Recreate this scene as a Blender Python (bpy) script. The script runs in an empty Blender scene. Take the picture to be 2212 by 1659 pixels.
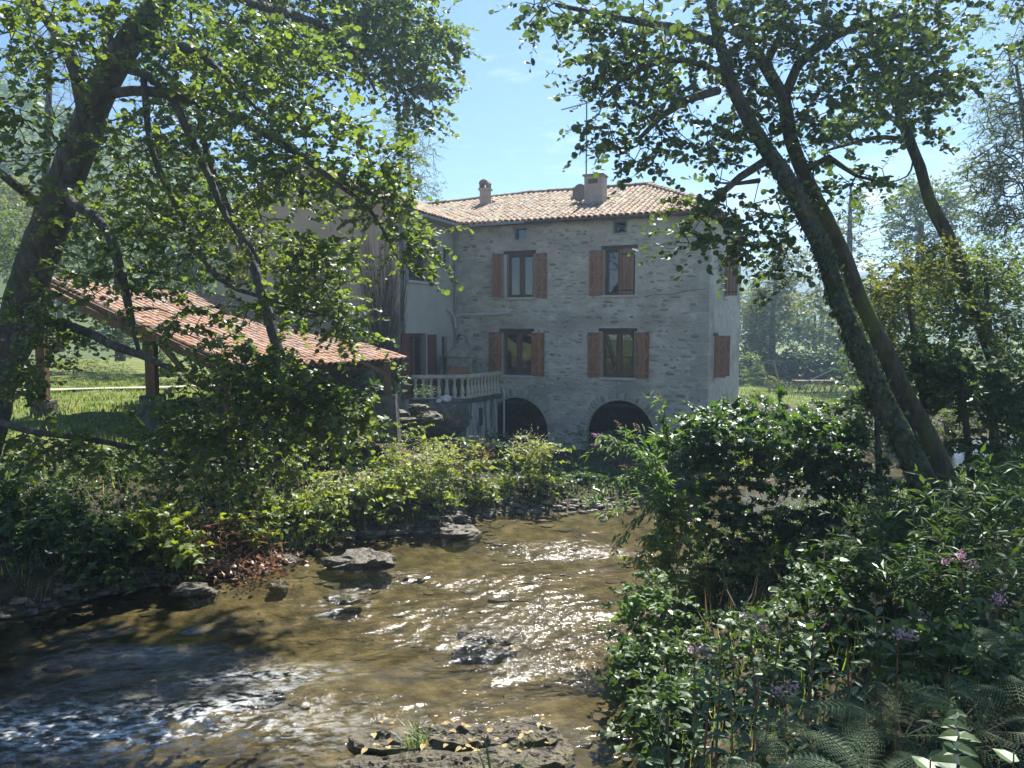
import bpy, math, random
import numpy as np
from mathutils import Vector, Matrix
from mathutils.geometry import tessellate_polygon

# ------------------------------------------------------------------ camera, sky, sun, exposure
sc = bpy.context.scene
COL = sc.collection
EYE = 4.4
PITCH = math.radians(3.95)
cam = bpy.data.cameras.new('camera')
cam.sensor_width = 36.0
cam.lens = 27.05
cam.clip_start = 0.05
cam.clip_end = 6000
camo = bpy.data.objects.new('camera', cam)
camo.location = (0, 0, EYE)
camo.rotation_euler = (math.pi / 2 - PITCH, 0, 0)
COL.objects.link(camo)
sc.camera = camo

SUN_EL, SUN_AZ = math.radians(55), math.radians(19)
world = bpy.data.worlds.new('World')
sc.world = world
world.use_nodes = True
wn, wl = world.node_tree.nodes, world.node_tree.links
bg = wn['Background']
bg.inputs[1].default_value = 0.050
sky = wn.new('ShaderNodeTexSky')
sky.sky_type = 'NISHITA'
sky.sun_disc = False
sky.sun_elevation = SUN_EL
sky.sun_rotation = SUN_AZ
sky.air_density = 1.0
sky.dust_density = 0.0
sky.ozone_density = 6.5
# clouds: small cumulus banked above the horizon, thin wisps higher up
tc = wn.new('ShaderNodeTexCoord')
sep = wn.new('ShaderNodeSeparateXYZ')
wl.new(tc.outputs['Generated'], sep.inputs[0])
mp = wn.new('ShaderNodeMapping')
mp.inputs['Scale'].default_value = (1, 1, 2.2)
mp.inputs['Location'].default_value = (0.35, 0.1, 0.0)
wl.new(tc.outputs['Generated'], mp.inputs[0])
cn = wn.new('ShaderNodeTexNoise')
cn.inputs['Scale'].default_value = 5.5
cn.inputs['Detail'].default_value = 9
cn.inputs['Roughness'].default_value = 0.58
wl.new(mp.outputs[0], cn.inputs[0])
cr = wn.new('ShaderNodeValToRGB')
cr.color_ramp.elements[0].position = 0.50
cr.color_ramp.elements[1].position = 0.64
wl.new(cn.outputs[0], cr.inputs[0])
hb = wn.new('ShaderNodeMapRange')
hb.inputs[1].default_value = 0.22
hb.inputs[2].default_value = 0.10
wl.new(sep.outputs[2], hb.inputs[0])
cm = wn.new('ShaderNodeMath'); cm.operation = 'MULTIPLY'
wl.new(cr.outputs[0], cm.inputs[0]); wl.new(hb.outputs[0], cm.inputs[1])
mp2 = wn.new('ShaderNodeMapping')
mp2.inputs['Scale'].default_value = (2.0, 2.0, 9)
mp2.inputs['Location'].default_value = (0.9, 0.0, 0.35)
wl.new(tc.outputs['Generated'], mp2.inputs[0])
cn2 = wn.new('ShaderNodeTexNoise')
cn2.inputs['Scale'].default_value = 2.6
cn2.inputs['Detail'].default_value = 10
cn2.inputs['Roughness'].default_value = 0.66
wl.new(mp2.outputs[0], cn2.inputs[0])
cr2 = wn.new('ShaderNodeValToRGB')
cr2.color_ramp.elements[0].position = 0.535
cr2.color_ramp.elements[1].position = 0.78
cr2.color_ramp.elements[1].color = (.55, .55, .55, 1)
wl.new(cn2.outputs[0], cr2.inputs[0])
cmx = wn.new('ShaderNodeMath'); cmx.operation = 'MAXIMUM'
wl.new(cm.outputs[0], cmx.inputs[0]); wl.new(cr2.outputs[0], cmx.inputs[1])
cmix = wn.new('ShaderNodeMixRGB')
cmix.inputs[2].default_value = (8.5, 9.0, 9.6, 1)
wl.new(cmx.outputs[0], cmix.inputs[0])
wl.new(sky.outputs[0], cmix.inputs[1])
wl.new(cmix.outputs[0], bg.inputs[0])

sun = bpy.data.lights.new('sun', 'SUN')
sun.energy = 4.5
sun.angle = math.radians(0.55)
sun.color = (1.0, 0.965, 0.90)
suno = bpy.data.objects.new('sun', sun)
sd = Vector((math.sin(SUN_AZ) * math.cos(SUN_EL), math.cos(SUN_AZ) * math.cos(SUN_EL), math.sin(SUN_EL)))
suno.rotation_euler = sd.to_track_quat('Z', 'Y').to_euler()
suno.location = (20, 60, 60)
COL.objects.link(suno)

sc.view_settings.view_transform = 'Standard'
sc.view_settings.look = 'None'
sc.view_settings.gamma = 1
sc.view_settings.use_curve_mapping = False
sc.view_settings.exposure = 1.6
HAZE = 0.0014
sc.render.engine = 'CYCLES'
sc.cycles.max_bounces = 8
sc.cycles.transparent_max_bounces = 8
sc.cycles.caustics_reflective = False
sc.cycles.caustics_refractive = False
sc.cycles.sample_clamp_indirect = 6

# ------------------------------------------------------------------ helpers
R = random.Random(7)
NR = np.random.default_rng(11)
F = 1662.0


def P(x, y, Z):
    """world point at forward distance Z that the photograph shows at (x, y) of its 2212 x 1659 copy"""
    a = (x - 1106) / F
    u = (829.5 - y) / F
    c, s = math.cos(PITCH), math.sin(PITCH)
    k = Z / (c + u * s)
    return Vector((a * k, Z, EYE + (u * c - s) * k))


def link(o, parent=None):
    COL.objects.link(o)
    if parent is not None:
        o.parent = parent
    return o


def props(o, label=None, cat=None, group=None, kind=None):
    if label: o['label'] = label
    if cat: o['category'] = cat
    if group: o['group'] = group
    if kind: o['kind'] = kind
    return o


def thing(name, label, cat, loc=(0, 0, 0), rot=(0, 0, 0), group=None):
    o = bpy.data.objects.new(name, None)
    o.empty_display_size = 0.2
    o.location = loc
    o.rotation_euler = rot
    link(o)
    return props(o, label, cat, group)


def mesh_np(name, V, faces, mats, fm=None, rnd=None, smooth=False):
    """faces: list of int arrays (M,k)"""
    me = bpy.data.meshes.new(name)
    V = np.asarray(V, dtype=np.float32)
    faces = [np.asarray(f, dtype=np.int32) for f in faces if len(f)]
    nl = sum(f.size for f in faces)
    nf = sum(len(f) for f in faces)
    me.vertices.add(len(V))
    me.vertices.foreach_set('co', V.ravel())
    me.loops.add(nl)
    me.loops.foreach_set('vertex_index', np.concatenate([f.ravel() for f in faces]))
    me.polygons.add(nf)
    tot = np.concatenate([np.full(len(f), f.shape[1], np.int32) for f in faces])
    st = np.concatenate([[0], np.cumsum(tot)[:-1]]).astype(np.int32)
    me.polygons.foreach_set('loop_start', st)
    me.polygons.foreach_set('loop_total', tot)
    if fm is not None:
        me.polygons.foreach_set('material_index', np.concatenate([np.full(len(f), m, np.int32) for f, m in zip(faces, fm)]))
    me.polygons.foreach_set('use_smooth', np.full(nf, smooth, dtype=bool))
    for m in mats:
        me.materials.append(m)
    if rnd is not None:
        at = me.attributes.new('rnd', 'FLOAT', 'POINT')
        at.data.foreach_set('value', np.asarray(rnd, dtype=np.float32))
    me.update(calc_edges=True)
    me.validate()
    return me


class MB:
    """collects boxes, tubes and polygons of one part"""

    def __init__(s):
        s.v, s.f = [], []

    def add(s, vs, fs):
        b = len(s.v)
        s.v += [tuple(v) for v in vs]
        s.f += [tuple(i + b for i in f) for f in fs]
        return s

    def box(s, x0, x1, y0, y1, z0, z1, M=None):
        vs = [Vector(p) for p in ((x0, y0, z0), (x1, y0, z0), (x1, y1, z0), (x0, y1, z0), (x0, y0, z1), (x1, y0, z1), (x1, y1, z1), (x0, y1, z1))]
        if M is not None: vs = [M @ v for v in vs]
        return s.add(vs, [(0, 3, 2, 1), (4, 5, 6, 7), (0, 1, 5, 4), (1, 2, 6, 5), (2, 3, 7, 6), (3, 0, 4, 7)])

    def bar(s, a, b, w, h, up=(0, 0, 1)):
        a, b = Vector(a), Vector(b)
        d = (b - a).normalized()
        sx = d.cross(Vector(up))
        if sx.length < 1e-4: sx = d.cross(Vector((0, 1, 0)))
        sx.normalize()
        sz = sx.cross(d)
        vs = []
        for p in (a, b):
            for i, j in ((-1, -1), (1, -1), (1, 1), (-1, 1)):
                vs.append(p + sx * (w / 2 * i) + sz * (h / 2 * j))
        return s.add(vs, [(0, 1, 2, 3), (7, 6, 5, 4), (0, 4, 5, 1), (1, 5, 6, 2), (2, 6, 7, 3), (3, 7, 4, 0)])

    def tube(s, pts, rad, n=8, jit=0.0, cap=True):
        pts = [Vector(p) for p in pts]
        if not hasattr(rad, '__len__'): rad = [rad] * len(pts)
        vs, ref = [], None
        for i, p in enumerate(pts):
            d = (pts[min(i + 1, len(pts) - 1)] - pts[max(i - 1, 0)])
            d = d.normalized() if d.length > 1e-6 else Vector((0, 0, 1))
            if ref is None:
                ref = d.orthogonal().normalized()
            ref = (ref - d * ref.dot(d)).normalized()
            b = d.cross(ref)
            for k in range(n):
                a = 2 * math.pi * k / n
                r = rad[i] * (1 + (R.uniform(-jit, jit) if jit else 0))
                vs.append(p + (ref * math.cos(a) + b * math.sin(a)) * r)
        fs = []
        for i in range(len(pts) - 1):
            for k in range(n):
                k2 = (k + 1) % n
                fs.append((i * n + k, i * n + k2, (i + 1) * n + k2, (i + 1) * n + k))
        if cap:
            fs.append(tuple(range(n - 1, -1, -1)))
            fs.append(tuple((len(pts) - 1) * n + k for k in range(n)))
        return s.add(vs, fs)

    def lathe(s, c, prof, n=10):
        """prof: (r, z) pairs from bottom to top"""
        vs = []
        for r, z in prof:
            for k in range(n):
                a = 2 * math.pi * k / n
                vs.append((c[0] + r * math.cos(a), c[1] + r * math.sin(a), c[2] + z))
        fs = []
        for i in range(len(prof) - 1):
            for k in range(n):
                k2 = (k + 1) % n
                fs.append((i * n + k, i * n + k2, (i + 1) * n + k2, (i + 1) * n + k))
        fs.append(tuple(range(n - 1, -1, -1)))
        fs.append(tuple((len(prof) - 1) * n + k for k in range(n)))
        return s.add(vs, fs)

    def prism(s, poly, axis_fn, h0, h1):
        """poly of 2-D points extruded between h0 and h1; axis_fn(u, v, h) -> point"""
        n = len(poly)
        vs = [axis_fn(u, v, h0) for u, v in poly] + [axis_fn(u, v, h1) for u, v in poly]
        fs = [tuple(range(n - 1, -1, -1)), tuple(range(n, 2 * n))]
        fs += [(i, (i + 1) % n, n + (i + 1) % n, n + i) for i in range(n)]
        return s.add(vs, fs)

    def mesh(s, name, m, smooth=False):
        me = bpy.data.meshes.new(name)
        me.from_pydata([tuple(v) for v in s.v], [], s.f)
        for x in (m if isinstance(m, (list, tuple)) else [m]): me.materials.append(x)
        if smooth: me.polygons.foreach_set('use_smooth', np.full(len(me.polygons), True))
        me.update()
        return me

    def build(s, name, m, parent=None, smooth=False, bevel=0.0):
        o = bpy.data.objects.new(name, s.mesh(name, m, smooth))
        link(o, parent)
        if bevel:
            b = o.modifiers.new('edge', 'BEVEL')
            b.width = bevel
            b.segments = 1
            b.limit_method = 'ANGLE'
        return o


def smooth_line(pts, rad, step=0.25):
    """Catmull-Rom through pts, radii interpolated"""
    pts = [Vector(p) for p in pts]
    q = [pts[0] * 2 - pts[1]] + pts + [pts[-1] * 2 - pts[-2]]
    op, orr = [], []
    for i in range(1, len(q) - 2):
        n = max(1, int((q[i + 1] - q[i]).length / step))
        for k in range(n):
            t = k / n
            a, b, c, d = q[i - 1], q[i], q[i + 1], q[i + 2]
            op.append(0.5 * ((2 * b) + (c - a) * t + (2 * a - 5 * b + 4 * c - d) * t * t + (3 * b - a - 3 * c + d) * t ** 3))
            orr.append(rad[i - 1] * (1 - t) + rad[i] * t)
    op.append(pts[-1]); orr.append(rad[-1])
    return op, orr


# ------------------------------------------------------------------ materials
def newmat(name):
    m = bpy.data.materials.new(name)
    m.use_nodes = True
    nt = m.node_tree
    return m, nt.nodes, nt.links, nt.nodes['Principled BSDF']


def surf(name, c1, c2, scale=6.0, rough=0.85, bump=0.3, bscale=None, c3=None, rndamt=0.0, stretch=(1, 1, 1), spec=0.3, detail=6, bdist=0.03, ramp=(.35, .65)):
    m, n, l, b = newmat(name)
    tc = n.new('ShaderNodeTexCoord')
    mp = n.new('ShaderNodeMapping'); mp.inputs['Scale'].default_value = stretch
    l.new(tc.outputs['Object'], mp.inputs[0])
    no = n.new('ShaderNodeTexNoise')
    no.inputs['Scale'].default_value = scale
    no.inputs['Detail'].default_value = detail
    no.inputs['Roughness'].default_value = 0.62
    l.new(mp.outputs[0], no.inputs[0])
    cr = n.new('ShaderNodeValToRGB')
    cr.color_ramp.elements[0].position = ramp[0]
    cr.color_ramp.elements[0].color = (*c1, 1)
    cr.color_ramp.elements[1].position = ramp[1]
    cr.color_ramp.elements[1].color = (*c2, 1)
    l.new(no.outputs[0], cr.inputs[0])
    out = cr.outputs[0]
    if c3 is not None:
        n3 = n.new('ShaderNodeTexNoise')
        n3.inputs['Scale'].default_value = scale * 0.23
        n3.inputs['Detail'].default_value = 7
        l.new(mp.outputs[0], n3.inputs[0])
        r3 = n.new('ShaderNodeValToRGB')
        r3.color_ramp.elements[0].position = 0.5
        r3.color_ramp.elements[1].position = 0.66
        l.new(n3.outputs[0], r3.inputs[0])
        mx = n.new('ShaderNodeMixRGB')
        mx.inputs[2].default_value = (*c3, 1)
        l.new(r3.outputs[0], mx.inputs[0]); l.new(out, mx.inputs[1])
        out = mx.outputs[0]
    if rndamt:
        oi = n.new('ShaderNodeObjectInfo')
        at = n.new('ShaderNodeAttribute'); at.attribute_name = 'rnd'
        ad = n.new('ShaderNodeMath'); ad.operation = 'ADD'
        l.new(oi.outputs['Random'], ad.inputs[0]); l.new(at.outputs['Fac'], ad.inputs[1])
        fr = n.new('ShaderNodeMath'); fr.operation = 'FRACT'
        l.new(ad.outputs[0], fr.inputs[0])
        mr = n.new('ShaderNodeMapRange')
        mr.inputs[3].default_value = 1 - rndamt
        mr.inputs[4].default_value = 1 + rndamt
        l.new(fr.outputs[0], mr.inputs[0])
        hs = n.new('ShaderNodeHueSaturation')
        l.new(mr.outputs[0], hs.inputs['Value']); l.new(out, hs.inputs['Color'])
        mu = n.new('ShaderNodeMath'); mu.operation = 'MULTIPLY'; mu.inputs[1].default_value = 7.31
        l.new(fr.outputs[0], mu.inputs[0])
        f2 = n.new('ShaderNodeMath'); f2.operation = 'FRACT'
        l.new(mu.outputs[0], f2.inputs[0])
        m2 = n.new('ShaderNodeMapRange'); m2.inputs[3].default_value = 1 - rndamt * 1.1; m2.inputs[4].default_value = 1 + rndamt * .8
        l.new(f2.outputs[0], m2.inputs[0]); l.new(m2.outputs[0], hs.inputs['Saturation'])
        out = hs.outputs[0]
    l.new(out, b.inputs['Base Color'])
    b.inputs['Roughness'].default_value = rough
    b.inputs['Specular IOR Level'].default_value = spec
    if bump:
        nb = n.new('ShaderNodeTexNoise')
        nb.inputs['Scale'].default_value = bscale or scale * 3
        nb.inputs['Detail'].default_value = 5
        l.new(mp.outputs[0], nb.inputs[0])
        bp = n.new('ShaderNodeBump')
        bp.inputs['Strength'].default_value = bump
        bp.inputs['Distance'].default_value = bdist
        l.new(nb.outputs[0], bp.inputs['Height']); l.new(bp.outputs[0], b.inputs['Normal'])
    return m


def leafmat(name, dark, light, trans, tfac=0.42, gloss=0.07, grough=0.32, odd=None, oddpos=0.94):
    m, n, l, b = newmat(name)
    n.remove(b)
    out = n['Material Output']
    at = n.new('ShaderNodeAttribute'); at.attribute_name = 'rnd'
    cr = n.new('ShaderNodeValToRGB')
    cr.color_ramp.elements[0].color = (*dark, 1)
    cr.color_ramp.elements[1].color = (*light, 1)
    cr.color_ramp.elements[1].position = 0.9
    if odd:
        e = cr.color_ramp.elements.new(oddpos); e.color = (*light, 1)
        e = cr.color_ramp.elements.new(min(1, oddpos + .02)); e.color = (*odd, 1)
    l.new(at.outputs['Fac'], cr.inputs[0])
    hs = n.new('ShaderNodeMixRGB'); hs.blend_type = 'MULTIPLY'; hs.inputs[0].default_value = 1
    hs.inputs[2].default_value = (*trans, 1)
    l.new(cr.outputs[0], hs.inputs[1])
    df = n.new('ShaderNodeBsdfDiffuse'); tr = n.new('ShaderNodeBsdfTranslucent'); gl = n.new('ShaderNodeBsdfGlossy')
    gl.inputs['Roughness'].default_value = grough + .13
    gl.inputs['Color'].default_value = (.95, 1, .95, 1)
    l.new(cr.outputs[0], df.inputs[0]); l.new(hs.outputs[0], tr.inputs[0])
    m1 = n.new('ShaderNodeMixShader'); m1.inputs[0].default_value = tfac
    l.new(df.outputs[0], m1.inputs[1]); l.new(tr.outputs[0], m1.inputs[2])
    lw = n.new('ShaderNodeLayerWeight'); lw.inputs['Blend'].default_value = 0.25
    mr = n.new('ShaderNodeMapRange'); mr.inputs[3].default_value = gloss * .55; mr.inputs[4].default_value = gloss * .55 + .14
    l.new(lw.outputs['Fresnel'], mr.inputs[0])
    m2 = n.new('ShaderNodeMixShader')
    l.new(mr.outputs[0], m2.inputs[0]); l.new(m1.outputs[0], m2.inputs[1]); l.new(gl.outputs[0], m2.inputs[2])
    l.new(m2.outputs[0], out.inputs[0])
    return m


M = {}
M['mortar'] = surf('lime_mortar', (.47, .44, .375), (.68, .645, .56), 2.2, .95, .9, 9, c3=(.39, .365, .31), bdist=.05, stretch=(1, 1, 1.9))
M['stone'] = surf('field_stone', (.31, .285, .24), (.56, .525, .45), 9, .9, .6, 30, rndamt=.34)
M['quoin'] = surf('dressed_stone', (.37, .355, .315), (.50, .48, .425), 3, .9, .4, 22, rndamt=.12)
M['render'] = surf('lime_render', (.47, .445, .39), (.56, .535, .47), 1.1, .95, .25, 40, c3=(.42, .395, .35))
M['sand_render'] = surf('sandy_render', (.38, .33, .27), (.46, .41, .34), 1.2, .95, .25, 40)
M['cement'] = surf('cement', (.46, .47, .46), (.56, .57, .55), 4, .9, .2, 40)
M['stained'] = surf('stained_cement', (.16, .155, .14), (.58, .57, .52), 3.2, .92, .4, 20, stretch=(1.6, 1.6, .25), ramp=(.40, .56))
M['wet_stone'] = surf('damp_masonry', (.05, .045, .04), (.16, .15, .13), 5, .9, .8, 12)
M['cast'] = surf('cast_stone', (.52, .47, .35), (.68, .63, .50), 6, .85, .2, 40, c3=(.42, .40, .33))
M['shutter'] = surf('varnished_wood', (.23, .10, .05), (.34, .16, .08), 5, .55, .25, 25, rndamt=.22, stretch=(5, 5, .6))
M['brace'] = surf('varnished_brace', (.32, .15, .075), (.42, .20, .10), 5, .5, .2, 25, stretch=(5, 5, .6))  # lighter than the boards, painting in the relief contrast that the shade lacks
M['shutter_red'] = surf('red_stained_wood', (.13, .035, .025), (.19, .055, .04), 5, .55, .2, 25, rndamt=.1, stretch=(5, 5, .6))
M['frame'] = surf('window_wood', (.11, .055, .028), (.17, .085, .042), 6, .45, .15, 25, stretch=(4, 4, .8))
M['darkwood'] = surf('old_oak', (.045, .032, .024), (.09, .065, .048), 5, .8, .5, 22, stretch=(3, 3, .5))
M['beam'] = surf('shed_timber', (.11, .06, .03), (.20, .11, .055), 5, .8, .4, 20, stretch=(3, 3, .6))
M['tile'] = surf('canal_tile', (.205, .135, .085), (.36, .26, .17), 7, .85, .4, 24, c3=(.29, .265, .17), rndamt=.28)
M['tile_red'] = surf('red_canal_tile', (.27, .145, .095), (.43, .27, .185), 7, .85, .4, 24, c3=(.34, .28, .20), rndamt=.24)
M['pan'] = surf('tile_channel', (.16, .09, .065), (.24, .15, .11), 6, .9, .4, 20)
M['zinc'] = surf('zinc', (.24, .26, .28), (.34, .36, .38), 4, .5, .1, 20, spec=.5)
M['pvc'] = surf('pale_pipe', (.50, .51, .50), (.60, .61, .60), 4, .6, .0)
M['iron'] = surf('black_iron', (.02, .02, .022), (.04, .04, .042), 8, .6, .2)
M['alu'] = surf('aerial_metal', (.16, .17, .19), (.25, .26, .28), 8, .5, .0, spec=.5)
M['dishmat'] = surf('dish_paint', (.17, .145, .135), (.22, .19, .175), 3, .6, .0)
M['grey_cast'] = surf('weathered_cast_stone', (.22, .20, .16), (.40, .37, .30), 5, .9, .3, 30, c3=(.16, .15, .125))
M['brick'] = surf('fire_brick', (.36, .17, .10), (.46, .24, .15), 9, .9, .4, 30)
M['chimney'] = surf('chimney_render', (.36, .29, .24), (.45, .38, .32), 3, .95, .3, 30)
M['curtain'] = surf('curtain', (.20, .17, .15), (.30, .26, .23), 3, .9, .1, stretch=(8, 8, .3))
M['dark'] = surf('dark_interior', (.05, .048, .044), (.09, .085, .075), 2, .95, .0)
M['bark'] = surf('alder_bark', (.05, .044, .038), (.15, .135, .115), 9, .95, 1.0, 8, c3=(.06, .07, .04), stretch=(1, 1, .35), bdist=.13)
M['bark_moss'] = surf('mossy_bark', (.035, .030, .024), (.10, .088, .07), 9, .95, .9, 16, c3=(.09, .11, .03), stretch=(1, 1, .4), bdist=.05)
M['bark_pale'] = surf('pale_bark', (.16, .15, .13), (.26, .245, .21), 9, .9, .6, 16)
M['vine'] = surf('bare_vine', (.06, .048, .04), (.12, .10, .085), 9, .95, .3)
M['rock'] = surf('river_rock', (.03, .026, .02), (.125, .108, .08), 3.5, .6, .9, 9, c3=(.07, .06, .03), bdist=.06)
M['rockmoss'] = surf('mossy_rock', (.035, .030, .02), (.125, .105, .065), 6, .6, 1.0, 14, c3=(.07, .075, .022), bdist=.07)
M['dry'] = surf('dry_litter', (.20, .10, .055), (.42, .25, .15), 9, .9, .3, rndamt=.3)
M['sack'] = surf('white_sack', (.62, .64, .66), (.74, .76, .78), 4, .7, .4, 9)
M['white_metal'] = surf('pale_metal', (.50, .50, .50), (.60, .60, .60), 4, .5, .0)
M['teak'] = surf('weathered_slats', (.22, .15, .10), (.34, .25, .17), 6, .8, .2)
M['stalk'] = surf('green_stalk', (.07, .10, .035), (.13, .15, .06), 6, .7, .0)
M['redstalk'] = surf('reddish_stalk', (.16, .075, .045), (.28, .15, .09), 6, .7, .0)
M['wire'] = surf('cable', (.05, .05, .055), (.08, .08, .085), 6, .6, .0)

M['alder'] = leafmat('alder_leaf', (.034, .062, .017), (.105, .150, .034), (2.7, 2.55, 1.0), .50, .06, .34, odd=(.20, .17, .03), oddpos=.965)
M['alder_r'] = leafmat('alder_leaf_right', (.024, .050, .016), (.072, .108, .030), (2.3, 2.25, 1.0), .42, .06, .34, odd=(.22, .15, .035), oddpos=.93)
M['ivy'] = leafmat('ivy_leaf', (.018, .038, .013), (.042, .075, .021), (2.0, 2.3, .9), .25, .09, .3)
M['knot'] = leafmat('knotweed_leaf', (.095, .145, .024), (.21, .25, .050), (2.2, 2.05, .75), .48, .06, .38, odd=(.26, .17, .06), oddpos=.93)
M['knot_dark'] = leafmat('shade_leaf', (.028, .058, .017), (.070, .115, .028), (2.1, 2.2, .9), .38, .06, .35, odd=(.16, .10, .03), oddpos=.96)  # darker leaf green; for shaded knotweed the shade is put into this colour
M['hop'] = leafmat('hop_leaf', (.022, .047, .017), (.055, .088, .026), (2.6, 2.9, 1.0), .40, .03, .42, odd=(.14, .14, .03), oddpos=.96)
M['buddleia'] = leafmat('buddleia_leaf', (.060, .105, .035), (.120, .180, .050), (2.1, 2.4, .9), .45, .05, .4)
M['balsam'] = leafmat('balsam_leaf', (.040, .085, .042), (.085, .145, .066), (1.7, 1.9, .9), .35, .06, .36)
M['fern'] = leafmat('fern_leaf', (.030, .066, .026), (.065, .115, .042), (1.9, 2.1, .9), .40, .04, .45)
M['bgleaf'] = leafmat('far_leaf', (.045, .080, .020), (.105, .150, .036), (2.1, 2.0, .7), .45, .04, .45)
M['bgyellow'] = leafmat('far_leaf_yellowing', (.055, .082, .020), (.150, .165, .036), (2.0, 1.85, .7), .45, .04, .45, odd=(.20, .10, .04), oddpos=.9)
M['bgdark'] = leafmat('far_leaf_dark', (.028, .055, .020), (.065, .105, .034), (2.2, 2.3, .9), .38, .05, .4)
M['ash'] = leafmat('ash_leaf', (.062, .092, .030), (.130, .165, .055), (1.8, 1.75, .75), .45, .05, .45)
M['grass'] = leafmat('grass_blade', (.055, .100, .020), (.150, .205, .050), (1.9, 1.9, .7), .45, .03, .5, odd=(.34, .28, .12), oddpos=.88)
M['hedge'] = leafmat('hedge_leaf', (.020, .042, .014), (.060, .095, .028), (1.8, 1.9, .8), .25, .05, .4)
M['cream'] = leafmat('cream_blossom', (.36, .34, .19), (.55, .52, .32), (1.2, 1.2, .9), .4, .02, .6)
M['pink'] = leafmat('pink_petal', (.50, .27, .36), (.70, .46, .55), (1.2, 1.0, 1.1), .4, .02, .6)
M['pinkspike'] = leafmat('lilac_spike', (.40, .18, .34), (.62, .36, .54), (1.1, 1.0, 1.1), .35, .02, .6)
M['brownleaf'] = leafmat('withered_leaf', (.13, .060, .035), (.34, .19, .11), (1.3, 1.1, .9), .3, .03, .5)
M['straw'] = leafmat('straw', (.10, .065, .035), (.24, .175, .09), (1.2, 1.1, .9), .25, .02, .5)
M['fallen'] = leafmat('fallen_leaf', (.30, .17, .06), (.50, .40, .18), (1.2, 1.1, .8), .3, .03, .5)


def glassmat():
    m, n, l, b = newmat('window_glass')
    n.remove(b)
    g = n.new('ShaderNodeBsdfGlossy'); g.inputs['Roughness'].default_value = 0.0
    t = n.new('ShaderNodeBsdfTransparent'); t.inputs[0].default_value = (.8, .85, .85, 1)
    f = n.new('ShaderNodeFresnel'); f.inputs[0].default_value = 1.75
    x = n.new('ShaderNodeMixShader')
    l.new(f.outputs[0], x.inputs[0]); l.new(t.outputs[0], x.inputs[1]); l.new(g.outputs[0], x.inputs[2])
    l.new(x.outputs[0], n['Material Output'].inputs[0])
    return m


M['glass'] = glassmat()


# ------------------------------------------------------------------ terrain
LB = np.array([(-90, 4), (-30, 8.5), (-14, 10.2), (-7.7, 11.5), (-6.3, 12.9), (-4.7, 14.1), (-3.9, 15.8), (-1.6, 16.7), (-.8, 17.9), (1.4, 18.7), (3, 19.2), (5, 20.2), (9, 23.5), (14, 28), (25, 36), (90, 70)], float)
RB = np.array([(90, 56), (25, 27.5), (12, 21.5), (8, 18), (5, 15.9), (3.3, 14.4), (2.75, 12.6), (2.15, 10.5), (1.45, 8), (1.15, 6), (1.0, 2), (.9, -8)], float)
POLY = np.vstack([LB, RB, [(-90, -8)]])


def seg_dist(X, Y, pl):
    best = np.full(X.shape, 1e9)
    for (x0, y0), (x1, y1) in zip(pl[:-1], pl[1:]):
        dx, dy = x1 - x0, y1 - y0
        t = np.clip(((X - x0) * dx + (Y - y0) * dy) / (dx * dx + dy * dy), 0, 1)
        best = np.minimum(best, np.hypot(X - x0 - t * dx, Y - y0 - t * dy))
    return best


def inside(X, Y, pl):
    r = np.zeros(X.shape, bool)
    n = len(pl)
    for i in range(n):
        x0, y0 = pl[i]; x1, y1 = pl[(i + 1) % n]
        c = ((y0 > Y) != (y1 > Y)) & (X < (x1 - x0) * (Y - y0) / ((y1 - y0) if y1 != y0 else 1e-9) + x0)
        r ^= c
    return r


def vnoise(X, Y, seed=0):
    """smooth value noise, -1..1"""
    xi, yi = np.floor(X).astype(np.int64), np.floor(Y).astype(np.int64)
    xf, yf = X - xi, Y - yi

    def h(a, b):
        n = (a * 374761393 + b * 668265263 + seed * 1442695041) & 0xffffffff
        n = ((n ^ (n >> 13)) * 1274126177) & 0xffffffff
        return ((n ^ (n >> 16)) & 0xffff) / 32767.5 - 1

    u, v = xf * xf * (3 - 2 * xf), yf * yf * (3 - 2 * yf)
    return (h(xi, yi) * (1 - u) + h(xi + 1, yi) * u) * (1 - v) + (h(xi, yi + 1) * (1 - u) + h(xi + 1, yi + 1) * u) * v


def fbm(X, Y, o=4, seed=0):
    r, a = 0, 1.0
    for k in range(o):
        r = r + a * vnoise(X * 2 ** k, Y * 2 ** k, seed + k)
        a *= .5
    return r


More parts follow.
